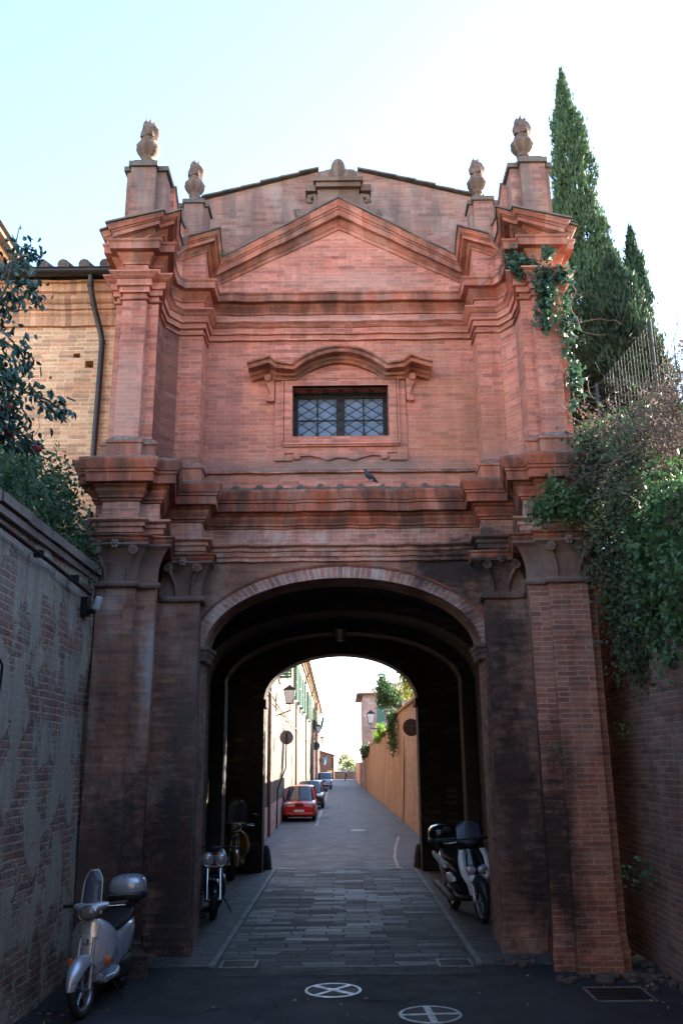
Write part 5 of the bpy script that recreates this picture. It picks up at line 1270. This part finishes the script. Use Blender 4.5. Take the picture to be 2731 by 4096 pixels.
def wheel(root, c, r, w, mrim, Mx=None, spokes=5):
    mb = MB().torus(c, r-w*.5, w*.5, (1,0,0), 32, 10, 1.0)
    if Mx: xf(mb, Mx)
    wo = mb.build('wheel', M['tyre'], root, True)
    mb = MB(); ri = r-w*.85
    rg = []
    for k in range(33):
        t = 2*PI*k/32; rg.append([(c[0]+x, c[1]+q*math.cos(t), c[2]+q*math.sin(t)) for x, q in ((-w*.32,ri+.012),(-w*.36,ri-.004),(-w*.25,ri-.024),(w*.25,ri-.024),(w*.36,ri-.004),(w*.32,ri+.012))])
    mb.loft(rg, False, False)
    for k in range(spokes):
        t = 2*PI*k/spokes+.4
        mb.tube([(c[0],c[1]+.03*math.cos(t),c[2]+.03*math.sin(t)),(c[0],c[1]+ri*.55*math.cos(t+.06),c[2]+ri*.55*math.sin(t+.06)),(c[0],c[1]+(ri-.01)*math.cos(t),c[2]+(ri-.01)*math.sin(t))],[.026,.016,.020],6)
    mb.cyl((c[0]-w*.42,c[1],c[2]),(c[0]+w*.42,c[1],c[2]),.045,12)
    if Mx: xf(mb, Mx)
    mb.build('rim', mrim, wo, True); return wo
def two_wheeler(name, F, R, wb, label, lean=0., cat='scooter'):
    f = Vector((F[0]-R[0], F[1]-R[1])); s = f.length/wb
    o = empty(name, ((F[0]+R[0])/2, (F[1]+R[1])/2, 0), math.atan2(-f.x, f.y), label, cat, 'parked two-wheelers', lean)
    o.scale = (s, s, s); return o
def steer_m(a, head=(0,.46,.95), axle=(0,.66,.27)):
    ax = (Vector(head)-Vector(axle)).normalized(); p = Vector(axle)
    return Matrix.Translation(p) @ Matrix.Rotation(a, 4, ax) @ Matrix.Translation(-p)

def scooter(F, R, label, paint, st, lean, style, name='motor_scooter', r=.27, screen=None, box=True, ground=0.):
    root = two_wheeler(name, F, R, 1.28, label, lean); root.location.z = ground
    SM = steer_m(st)
    wheel(root, (0,.64,r), r, .085, M['rim'], SM); wheel(root, (0,-.64,r), r, .095, M['rim'])
    # fork
    mb = MB(); mb.tube([(.075,.50,.74),(.085,.60,.44),(.085,.64,r)],[.022,.024,.03],8); mb.tube([(-.075,.50,.74),(-.085,.60,.44),(-.085,.64,r)],[.018,.02,.024],8); mb.cyl((-.10,.64,r),(.10,.64,r),.016,8)
    xf(mb, SM).build('fork', M['rim'], root, True)
    # mudguard
    mb = MB(); rg = []
    for k in range(13):
        a = rad(8+135*k/12); q = k/12; hw = .085*(.45+.55*min(1, q*3.0))*(1 if q < .8 else .9); rr = r+.045+.02*math.sin(q*PI)
        ring = []
        for j in range(9):
            u = -1+2*j/8; d = rr-.055*abs(u)**2.4*(1+.9*math.sin(q*PI)); ring.append((hw*1.15*u, .64+d*math.cos(a), r+d*math.sin(a)))
        for j in range(8,-1,-1):
            u = -1+2*j/8; d = rr-.012-.055*abs(u)**2.4*(1+.9*math.sin(q*PI)); ring.append((hw*1.08*u, .64+d*math.cos(a), r+d*math.sin(a)))
        rg.append(ring)
    mb.loft(rg); xf(mb, SM).build('mudguard', paint if style != 'maxi' else M['black_pl'], root, True)
    # leg shield
    if style == 'maxi':
        secs = [(.30,.10,.46),(.42,.19,.50),(.56,.25,.56),(.68,.24,.60),(.78,.21,.56),(.90,.16,.50),(.98,.10,.45)]
    else:
        secs = [(.38,.12,.50),(.44,.21,.51),(.53,.265,.51),(.64,.275,.495),(.76,.245,.47),(.85,.185,.45),(.91,.10,.435)]
    rg = []
    for z, hw, y in secs:
        ring = [(hw*u, y-1.5*hw*u*u*hw*2-.02*abs(u)**6, z) for u in [-1+2*j/10 for j in range(11)]]
        ring += [(hw*u*.93, y-.05-1.5*hw*u*u*hw*2, z) for u in [1-2*j/10 for j in range(11)]]
        rg.append(ring)
    shield = MB().loft(rg).build('leg_shield', paint if style != 'maxi' else M['black_p'], root, True)
    if style == 'classic':
        mb = MB(); pts = []
        for q in range(13):
            t = PI*q/12; u = -.11*math.cos(t) ; z = .86-.19*math.sin(t)**.7; y = np.interp(z, [.52,.63,.75,.84,.9], [.51,.495,.47,.45,.435])
            pts.append((u, y+.004-3*u*u*.9, z))
        mb.tube(pts, .0035, 5); mb.build('trim_line', M['iron'], shield, True)
        mb = MB()
        for k in range(5): w_ = .045-.009*abs(k-2); mb.tube([(-w_,.512-.005,.475+.014*k),(0,.516,.475+.014*k),(w_,.512-.005,.475+.014*k)],.004,5)
        mb.build('vent', M['iron'], shield, True)
        mb = MB(); mb.sup((0,.492,.715),(.012,.004,.014),1,None,10,6); mb.sup((0,.495,.69),(.026,.004,.004),.6,None,10,6); mb.build('badge', M['iron'], shield, True)
        for sg in (-1,1): MB().sup((sg*.205,.435,.50),(.032,.022,.042),.8).build('indicator', M['amber'], root, True)
    if style == 'maxi':
        for sg in (-1,1):
            mb = MB(); mb.loft([[(sg*(x+dx),y+dy,z) for dx,dy in ((-.075,.012),(.032,-.012),(.02,-.07),(-.05,-.05))] for x,y,z in ((.17,.49,.96),(.205,.53,.86),(.215,.56,.74),(.19,.59,.62),(.12,.585,.50),(.08,.54,.36))])
            mb.build('side_panel', paint, root, True)
            mb = MB(); mb.loft([sring(y, .035, z0, z1, .6, 12, sg*.2) for y, z0, z1 in ((.10,.50,.56),(-.05,.46,.62),(-.15,.5,.6))]); mb.build('side_panel', paint, root, True)
            mb = MB(); mb.loft([sring(y, .03, z0, z1, .6, 12, sg*.19) for y, z0, z1 in ((-.30,.64,.70),(-.5,.66,.78),(-.85,.76,.84))]); mb.build('side_panel', paint, root, True)
            MB().sup((sg*.085,.585,.70),(.075,.045,.05),.8,Matrix.Rotation(sg*-.35,3,'Y')).build('headlight', M['lens'], root, True)
            mb = MB(); mb.sup((sg*.10,.645,.40),(.018,.03,.09),.6); xf(mb, SM).build('fork_guard', paint, root, True)
        mb = MB(); mb.loft([sring(.57,.16,.50,.64,.7,12), sring(.66,.06,.53,.61,.7,12)]); mb.build('nose', paint, root, True)
    # headset with grips, levers
    hz = 1.0 if style != 'maxi' else 1.03
    mb = MB(); rg = []
    for x, y, z, a, b in ((-.20,.38,hz+.045,.03,.025),(-.15,.39,hz+.04,.05,.04),(-.08,.40,hz+.015,.095,.07),(0,.405,hz+.005,.105,.08),(.08,.40,hz+.015,.095,.07),(.15,.39,hz+.04,.05,.04),(.20,.38,hz+.045,.03,.025)):
        rg.append([(x, y+a*math.cos(t), z+b*math.sin(t)) for t in [2*PI*k/14 for k in range(14)]])
    mb.loft(rg); xf(mb, SM).build('headset', paint if style != 'maxi' else M['black_pl'], root, True)
    for sg in (-1,1):
        mb = MB(); mb.tube([(sg*.19,.38,hz+.045),(sg*.27,.345,hz+.05),(sg*.36,.30,hz+.045)],[.017,.019,.018],8); mb.sup((sg*.365,.297,hz+.045),(.012,.022,.022),.8,None,10,6)
        xf(mb, SM).build('grip', M['black_pl'], root, True)
    for sg in (-1,1): mb = MB(); mb.tube([(sg*.20,.42,hz+.035),(sg*.28,.40,hz+.03),(sg*.37,.35,hz+.025)],.006,5); xf(mb, SM).build('brake_lever', M['chrome'], root, True)
    if style != 'maxi':
        mb = MB(); mb.sup((0,.492,hz-.02),(.095,.05,.075),.95); hl = xf(mb, SM).build('headlight', M['lensdark'], root, True)
        mb = MB(); rg = []
        for k in range(29):
            t = 2*PI*k/28; rg.append([(.099*math.cos(t)+.008*math.cos(t)*math.cos(q), .497+.008*math.sin(q), hz-.02+.078*math.sin(t)+.008*math.sin(t)*math.cos(q)) for q in [2*PI*j/6 for j in range(6)]])
        mb.loft(rg, False); xf(mb, SM).build('rim', M['chrome'], hl, True)
    # screen
    if screen:
        h0, h1, hw = screen; mb = MB(); rows = []
        for k in range(10):
            q = k/9; z = h0+(h1-h0)*q; w_ = hw*(1-.12*q)*(1-max(0,q-.62)**2*4.2); rows.append([(w_*u, .46-.20*q*(h1-h0)*1.6-.05*u*u, z) for u in [-1+2*j/8 for j in range(9)]])
        n = 9; v = [p for r_ in rows for p in r_]; f = [(i*n+j,i*n+j+1,(i+1)*n+j+1,(i+1)*n+j) for i in range(9) for j in range(8)]
        mb.add(v, f, True); v2 = [(p[0]*.99,p[1]-.005,p[2]) for p in v]; mb.add(v2, [tuple(reversed(q)) for q in f], True)
        sc = xf(mb, SM).build('windscreen', M['screen'], root, True)
        edge = [rows[i][0] for i in range(10)]+[rows[9][j] for j in range(1,8)]+[rows[i][8] for i in range(9,-1,-1)]
        if style == 'classic': edge = [(-hw*1.12,.44,h0-.10)]+edge+[(hw*1.12,.44,h0-.10)]
        mb = MB(); mb.tube(edge, .007 if style == 'classic' else .004, 6); xf(mb, SM).build('screen_rim', M['screenrim'] if style == 'classic' else M['black_pl'], sc, True)
    # floor, rear body, seat
    mb = MB(); mb.loft([sring(y, hw, z0, z1, .4) for y, hw, z0, z1 in ((.46,.10,.30,.42),(.36,.17,.26,.34),(.05,.18,.25,.32),(-.12,.16,.24,.36))]); mb.build('floorboard', M['black_pl'] if style == 'maxi' else paint, root, True)
    if style == 'maxi': mb = body_loft([(.36,.10,.36,.62),(.15,.15,.34,.64),(-.1,.18,.32,.72),(-.45,.20,.42,.76),(-.75,.16,.56,.80),(-.98,.07,.70,.82)])
    else: mb = body_loft([(-.02,.10,.34,.60),(-.12,.15,.30,.70),(-.35,.185,.36,.76),(-.6,.175,.46,.77),(-.82,.12,.56,.76),(-.95,.05,.64,.73)])
    mb.build('body', paint if style != 'maxi' else M['black_p'], root, True)
    body_loft([(.02,.10,.66,.73),(-.12,.145,.70,.79),(-.4,.165,.73,.82),(-.62,.15,.75,.87),(-.84,.10,.77,.86)]).build('seat', M['seat'], root, True)
    mb = MB(); mb.sup((-.02,-.48,.27),(.12,.30,.12),.6); mb.tube([(0,-.3,.25),(0,-.64,r)],[.05,.05],8); mb.build('engine', M['black_pl'], root, True)
    mb = MB(); mb.tube([(.15,-.25,.22),(.16,-.45,.27),(.16,-.90,.36)],[.035,.055,.055],12); mb.build('exhaust', M['dull_steel'], root, True)
    mb = MB(); mb.tube([(-.10,.0,.25),(-.22,-.05,.02)],.012,6); mb.tube([(.0,-.45,.2),(.12,-.52,.01)],.012,6); mb.build('stand', M['iron'], root, True)
    MB().sup((0,-.955,.70),(.07,.02,.03),.6).build('tail_light', M['red'], root, True)
    if box:
        bc = (0,-.92,.98)
        mb = MB(); mb.sup((bc[0],bc[1],bc[2]),(.23,.20,.07),.55); mb.tube([(-.1,-.7,.84),(-.1,-1.05,.90)],.012,6); mb.tube([(.1,-.7,.84),(.1,-1.05,.90)],.012,6)
        tb = mb.build('top_box', M['black_pl'], root, True)
        MB().sup((bc[0],bc[1],bc[2]+.09),(.225,.195,.15),.72).build('lid', M['silver'] if style == 'classic' else M['black_p'], tb, True)
        mb = MB(); mb.box(-.18,.18,bc[1]+.19,bc[1]+.205,bc[2]+.02,bc[2]+.035); mb.build('reflector', M['rim'], tb, True)
    for sg in (-1,1):
        if style == 'maxi' or (style == 'modern'):
            mb = MB(); mb.tube([(sg*.18,.42,hz+.06),(sg*.30,.44,hz+.20)],.007,5); mb.sup((sg*.33,.44,hz+.22),(.065,.02,.045),.7); xf(mb, SM).build('mirror', M['black_pl'], root, True)
    return root
scooter((-2.45,9.02), (-2.37,10.16), 'silver scooter with tall clear windscreen and top box parked at the left pier', M['silver'], -.10, .05, 'classic', screen=(1.06,1.40,.115))
scooter((-2.27,19.2), (-2.28,20.35-.55), 'mustard yellow scooter with smoked windscreen deep in the left side of the tunnel', M['yellow_p'], .2, -.04, 'modern', screen=(1.05,1.50,.20), box=False).scale = (1.02,1.02,1.02)
scooter((1.99,13.7), (1.73,15.05), 'white and black maxi scooter with black top box on the right of the tunnel', M['white_p'], -.05, .06, 'maxi', r=.29, screen=(1.06,1.34,.19)).scale = (1.04,1.04,1.04)
# motorcycle with two round headlamps
root = two_wheeler('motorcycle', (-1.98,14.25), (-2.10,15.6), 1.38, 'black and red motorcycle with two round headlamps at the left tunnel wall', .03, 'motorcycle')
SM = steer_m(.12, (0,.46,.92), (0,.69,.29)); r = .29
wheel(root, (0,.69,r), r, .11, M['rim'], SM, 3); wheel(root, (0,-.69,r), r, .14, M['rim'], None, 3)
mb = MB()
for sg in (-1,1): mb.tube([(sg*.10,.46,.92),(sg*.10,.69,r)],[.026,.03],8)
mb.cyl((-.12,.69,r),(.12,.69,r),.016,8); mb.obox((0,.47,.90),.26,.08,.03); mb.obox((0,.52,.75),.26,.08,.03); xf(mb, SM).build('fork', M['chrome'], root, True)
for sg in (-1,1):
    mb = MB(); mb.lathe([(.02,-.08),(.07,-.06),(.095,0),(.098,.012)],(sg*.105,.60,.86),20,(0,1,0)); hl = xf(mb, SM).build('headlight', M['black_p'], root, True)
    mb = MB(); mb.lathe([(.092,.010),(.075,.026),(.03,.034),(.0005,.035)],(sg*.105,.60,.86),20,(0,1,0)); xf(mb, SM).build('lens', M['lens'], hl, True)
    mb = MB(); mb.torus((sg*.105,.612,.86),.095,.006,(0,1,0),24,6); xf(mb, SM).build('rim', M['chrome'], hl, True)
    MB().sup((sg*.21,.50,.76),(.03,.025,.022),.8).build('indicator', M['amber'], root, True)
mb = MB(); mb.tube([(-.36,.30,1.0),(-.2,.38,1.03),(0,.44,.99),(.2,.38,1.03),(.36,.30,1.0)],.014,8); xf(mb, SM).build('handlebar', M['black_pl'], root, True)
mb = MB(); mb.sup((0,.47,1.0),(.07,.04,.05),.7); xf(mb, SM).build('clocks', M['black_pl'], root, True)
mb = MB(); rg = []
for k in range(9):
    a = rad(25+100*k/8); rg.append([(u*.065, .69+(r+.03-.02*u*u)*math.cos(a), r+(r+.03-.02*u*u)*math.sin(a)) for u in (-1,-.5,0,.5,1)]+[(u*.06, .69+(r+.02-.02*u*u)*math.cos(a), r+(r+.02-.02*u*u)*math.sin(a)) for u in (1,.5,0,-.5,-1)])
mb.loft(rg); xf(mb, SM).build('mudguard', M['black_p'], root, True)
body_loft([(.42,.09,.72,.86),(.25,.155,.70,.93),(.0,.15,.70,.92),(-.15,.10,.72,.84)], .75).build('tank', M['red_p'], root, True)
body_loft([(-.05,.11,.74,.82),(-.35,.14,.74,.83),(-.65,.12,.80,.90),(-.9,.06,.86,.92)]).build('seat', M['seat'], root, True)
mb = MB(); mb.sup((0,.12,.42),(.17,.26,.18),.5); mb.sup((0,.28,.50),(.14,.13,.15),.4); mb.build('engine', M['iron'], root, True)
mb = MB(); mb.tube([(-.15,.5,.80),(-.16,.15,.68),(-.13,-.25,.6),(-.08,-.69,r)],.022,7); mb.tube([(.15,.5,.80),(.16,.15,.68),(.13,-.25,.6),(.08,-.69,r)],.022,7); mb.build('frame', M['black_pl'], root, True)
mb = MB(); mb.tube([(.1,.36,.5),(.13,.42,.3),(.15,.1,.2),(.16,-.4,.27),(.17,-.85,.42)],[.022,.022,.025,.05,.055],8); mb.build('exhaust', M['chrome'], root, True)
mb = MB(); mb.tube([(-.1,.0,.25),(-.24,-.02,.01)],.012,6); mb.tube([(.15,.0,.3),(.30,.0,.27)],.012,6); mb.build('stand', M['iron'], root, True)
for sg in (-1,1):
    mb = MB(); mb.tube([(sg*.22,.38,1.03),(sg*.28,.40,1.14)],.007,5); mb.sup((sg*.31,.40,1.16),(.06,.02,.04),.7); xf(mb, SM).build('mirror', M['black_pl'], root, True)

# cars
def car(x, y, L, W, H, rz, paint, label, low=None, hood=.30, nose=.62):
    root = empty('parked_car', (x, y, 0), rz, label, 'car', 'cars parked along the left of the street'); hw = W/2; bl = H*.60
    f = L/2
    yw = f-L*hood                    # windscreen base
    secs = [(f,hw*.80,.26,nose-.08),(f-.05,hw*.90,.20,nose+.02),(f-.2,hw*.97,.17,nose+.10),(yw+.25,hw,.17,bl-.06),(yw,hw,.17,bl),(0,hw,.17,bl+.02),(-f*.6,hw,.17,bl+.04),(-f+.15,hw*.96,.2,bl),(-f,hw*.86,.28,bl-.1)]
    body_loft(secs, .38, 28).build('body', paint, root, True)
    def ring(q, z, e=.35):
        y0, y1 = yw+.08-(.62*H/1.5)*q, -f+.06+.16*q; w_ = hw*(.94-.20*q); n = 28; pw = lambda u: math.copysign(abs(u)**e, u)
        return [(w_*pw(math.cos(t)), (y0+y1)/2+(y0-y1)/2*pw(math.sin(t)), z) for t in [2*PI*k/n for k in range(n)]]
    mb = MB(); mb.loft([ring(0,bl-.05),ring(.35,bl+.35*(H-bl)),ring(.7,bl+.7*(H-bl)),ring(.93,H-.05)]); mb.build('window_glass', M['carglass'], root, True)
    mb = MB(); mb.loft([ring(.90,H-.075),ring(.95,H-.04),[(p[0]*.86,p[1]*.92,H-.012) for p in ring(1.0,H)],[(p[0]*.4,p[1]*.5,H) for p in ring(1.0,H)]])
    for sg in (-1,1):
        a, b = (sg*hw*.925, yw+.03, bl-.02), (sg*hw*.755, yw+.08-(.62*H/1.5)*.92, H-.07); mb.tube([a,((a[0]+b[0])/2+sg*.015,(a[1]+b[1])/2,(a[2]+b[2])/2),b],.032,7)
        mb.tube([(sg*hw*.94,-.18*L*.5,bl),(sg*hw*.77,-.16*L*.5,H-.06)],.035,6); mb.tube([(sg*hw*.92,-f+.22,bl),(sg*hw*.75,-f+.36,H-.06)],.06,6)
    mb.build('roof', paint, root, True)
    for sg in (-1,1):
        MB().sup((sg*hw*.70,f-.13,nose),(hw*.22,.10,.085),.55,Matrix.Rotation(sg*-.25,3,'Z')).build('headlight', M['lens'], root, True)
        MB().sup((sg*(hw+.09),yw-.12,bl+.06),(.10,.06,.07),.6).build('mirror', M['black_pl'], root, True)
        for yy in (f-.62,-f+.62):
            c = (sg*(hw-.08),yy,.28); mb = MB(); mb.torus(c,.205,.075,(1,0,0),24,8); mb.cyl((c[0]-.08,c[1],c[2]),(c[0]+.08,c[1],c[2]),.2,18); wo = mb.build('wheel', M['tyre'], root, True)
            mb = MB(); mb.cyl((c[0]-.088,c[1],c[2]),(c[0]+.088,c[1],c[2]),.17,16,False); mb.build('rim', M['rim'], wo, True)
    mb = MB()
    for k in range(3): mb.sup((0,f-.015,nose-.055+.05*k),(hw*.27,.035,.014),.5)
    mb.build('grille', M['black_pl'], root, True)
    mb = MB(); mb.sup((0,f+.0,.30),(hw*.86,.09,.055),.4); mb.build('bumper', low or paint, root, True)
    mb = MB(); mb.box(-.20,.20,f+.085,f+.10,.38,.47); mb.build('licence_plate', M['plate'], root, True)
    mb = MB(); mb.tube([(-hw*.6,yw+.12,bl-.005),(0,yw+.10,bl+.05)],.008,5); mb.tube([(hw*.1,yw+.14,bl-.0),(hw*.65,yw+.08,bl+.05)],.008,5); mb.build('wiper', M['black_pl'], root, True)
    return root
car(-1.83,38.5,3.45,1.33,1.36,PI+.01,M['red_p'],'small red hatchback parked nearest under the left house',None,.24,.66)
car(-1.78,48.6,3.9,1.45,1.36,PI+.01,M['blue_p'],'dark blue car parked directly behind the small red one',None,.30,.62)
car(-1.83,84,4.3,1.42,1.42,PI+.01,M['grey_p'],'silver grey car parked farthest along the left house',M['black_pl'],.30,.72)

# rider coming up the street
root = scooter((.10,119.3),(.12,120.6),'dark scooter being ridden up the far end of the street', M['black_p'], 0, 0, 'modern', box=False); root['group'] = 'two-wheelers out on the street'
pe = empty('person', (.11,120.1,.78), 0, 'rider in a pale lilac shirt and helmet on the far scooter', 'person')
M['skinm'] = plain('skin', (.50,.31,.23), (.45,.27,.2), .5); M['shirt'] = plain('lilac_shirt', (.55,.52,.66), (.48,.45,.58), .8); M['trouser'] = plain('dark_trousers', (.03,.03,.035), (.022,.022,.026), .85)
def tapered(name, chains, mat, parent):
    mb = MB()
    for path, rr in chains: mb.tube(path, rr, 10)
    return mb.build(name, mat, parent, True)
import bmesh
def bodymesh():
    pts = [(0,0,.05),(0,-.02,.22),(0,-.05,.42),(0,-.06,.52),(0,-.07,.60),(0,-.08,.70),
           (-.18,-.06,.45),(-.26,-.20,.25),(-.30,-.42,.22),(.18,-.06,.45),(.26,-.20,.25),(.30,-.42,.22),
           (-.10,0,.02),(-.14,-.38,.02),(-.13,-.36,-.36),(-.13,-.46,-.44),(.10,0,.02),(.14,-.38,.02),(.13,-.36,-.36),(.13,-.46,-.44)]
    ed = [(0,1),(1,2),(2,3),(3,4),(4,5),(2,6),(6,7),(7,8),(2,9),(9,10),(10,11),(0,12),(12,13),(13,14),(14,15),(0,16),(16,17),(17,18),(18,19)]
    rr = [.14,.13,.15,.07,.085,.075,.07,.05,.035,.07,.05,.035,.10,.075,.055,.04,.10,.075,.055,.04]
    me = bpy.data.meshes.new('body'); me.from_pydata(pts, ed, [])
    bm = bmesh.new(); bm.from_mesh(me); ly = bm.verts.layers.skin.verify()
    for v, q in zip(bm.verts, rr): v[ly].radius = (q, q); v[ly].use_root = (v.index == 0)
    bm.to_mesh(me); bm.free(); o = bpy.data.objects.new('body', me); C.objects.link(o); o.parent = pe
    o.modifiers.new('skin', 'SKIN'); s_ = o.modifiers.new('sub', 'SUBSURF'); s_.levels = 1; s_.render_levels = 2; me.materials.append(M['skinm'])
bodymesh()
tapered('shirt', [([(0,.0,.08),(0,-.02,.22),(0,-.05,.40),(0,-.055,.49)],[.165,.165,.19,.09]),([(-.12,-.05,.44),(-.19,-.06,.45),(-.265,-.20,.25)],[.10,.09,.07]),([(.12,-.05,.44),(.19,-.06,.45),(.265,-.20,.25)],[.10,.09,.07])], M['shirt'], pe)
tapered('trousers', [([(-.05,.02,.06),(-.14,-.38,.02),(-.13,-.36,-.36)],[.14,.095,.075]),([(.05,.02,.06),(.14,-.38,.02),(.13,-.36,-.36)],[.14,.095,.075])], M['trouser'], pe)
MB().sup((0,-.075,.70),(.125,.145,.13),.95).build('helmet', M['white_p'], pe, True)

# pigeon on the tile ledge
pg = empty('pigeon', (.40,11.80,6.10), .35, 'dark grey pigeon standing on the ledge above the road arch', 'pigeon'); pg.scale = (.8,.8,.8)
M['feather'] = plain('pigeon_feather', (.055,.055,.075), (.035,.035,.05), .7, 0, 30, .2); M['palefeather'] = plain('pale_feather', (.40,.40,.42), (.3,.3,.33), .8, 0, 30)
mb = MB(); rg = []
for x, z, a, b in ((.165,-.005,.016,.008),(.12,.03,.026,.02),(.07,.062,.045,.042),(.02,.09,.056,.055),(-.03,.118,.052,.05),(-.055,.15,.036,.034),(-.06,.185,.026,.026),(-.068,.205,.030,.028),(-.082,.215,.024,.022),(-.10,.213,.01,.009)):
    d = Vector((-.75,0,.66)) if z < .14 else Vector((-.3,0,.95)); d.normalize(); u_ = Vector((0,1,0)); w_ = d.cross(u_)
    rg.append([Vector((x,0,z))+u_*a*math.cos(t)+w_*b*math.sin(t) for t in [2*PI*k/12 for k in range(12)]])
mb.loft(rg); mb.build('body', M['feather'], pg, True)
for sg in (-1,1):
    mb = MB(); rg = [[Vector((x,sg*y,z))+Vector((0,sg*.006*math.cos(t),b*math.sin(t))) for t in [2*PI*k/8 for k in range(8)]] for x, y, z, b in ((-.03,.05,.13,.01),(.0,.058,.105,.035),(.05,.055,.075,.035),(.11,.032,.03,.02),(.16,.012,-.002,.006))]
    mb.loft(rg); mb.build('wing', M['feather'], pg, True)
    mb = MB(); mb.tube([(-.005,sg*.02,.055),(-.01,sg*.022,.0)],.005,5); [mb.tube([(-.01,sg*.022,.0),(-.03,sg*.022+a,-.008)],.004,4) for a in (-.012,0,.012)]; mb.build('leg', M['red'], pg, True)
mb = MB(); mb.lathe([(.007,0),(.004,.015),(.001,.024)],(-.105,0,.212),8,(-1,0,-.15)); mb.build('beak', M['iron'], pg, True)
MB().sup((.05,-.005,.02),(.035,.03,.02),1).build('under_tail', M['palefeather'], pg, True)
# ------------------------------------------------------------------ camera, sky, sun
cam = bpy.data.objects.new('camera', bpy.data.cameras.new('camera')); C.objects.link(cam); S.camera = cam
cam.data.sensor_fit = 'VERTICAL'; cam.data.sensor_height = 36; cam.data.lens = 36*2000/2352
cam.data.clip_start = .05; cam.data.clip_end = 9000
th, ro = rad(16.07), .010
fw = Vector((0, math.cos(th), math.sin(th))); rt = Vector((1,0,0)); up = Vector((0,-math.sin(th),math.cos(th)))
r2 = rt*math.cos(ro)-up*math.sin(ro); u2 = rt*math.sin(ro)+up*math.cos(ro)
cam.matrix_world = Matrix(((r2.x,u2.x,-fw.x,0),(r2.y,u2.y,-fw.y,0),(r2.z,u2.z,-fw.z,2.25),(0,0,0,1)))
SUN_AZ, SUN_EL = rad(52), rad(24)      # azimuth clockwise from +y
w = bpy.data.worlds.new('World'); S.world = w; w.use_nodes = True
nt = w.node_tree; bg = nt.nodes['Background']; sky = nt.nodes.new('ShaderNodeTexSky'); sky.sky_type = 'NISHITA'
sky.sun_disc = False; sky.sun_elevation = SUN_EL; sky.sun_rotation = SUN_AZ
sky.altitude = 300; sky.air_density = 1.0; sky.dust_density = .25; sky.ozone_density = 2.0
nt.links.new(sky.outputs[0], bg.inputs[0]); bg.inputs[1].default_value = .088
sl = bpy.data.lights.new('sun', 'SUN'); sl.energy = 4.2; sl.angle = rad(.5); sl.color = (1.0,.90,.76)
so = bpy.data.objects.new('sun', sl); C.objects.link(so)
sd = Vector((math.sin(SUN_AZ)*math.cos(SUN_EL), math.cos(SUN_AZ)*math.cos(SUN_EL), math.sin(SUN_EL)))
so.rotation_euler = sd.to_track_quat('Z', 'Y').to_euler(); so.location = sd*60
S.view_settings.view_transform = 'Standard'; S.view_settings.look = 'None'; S.view_settings.exposure = 3.3; S.view_settings.gamma = 1
S.cycles.use_denoising = True; S.cycles.max_bounces = 6; S.cycles.diffuse_bounces = 4; S.cycles.transparent_max_bounces = 8
S.render.film_transparent = False
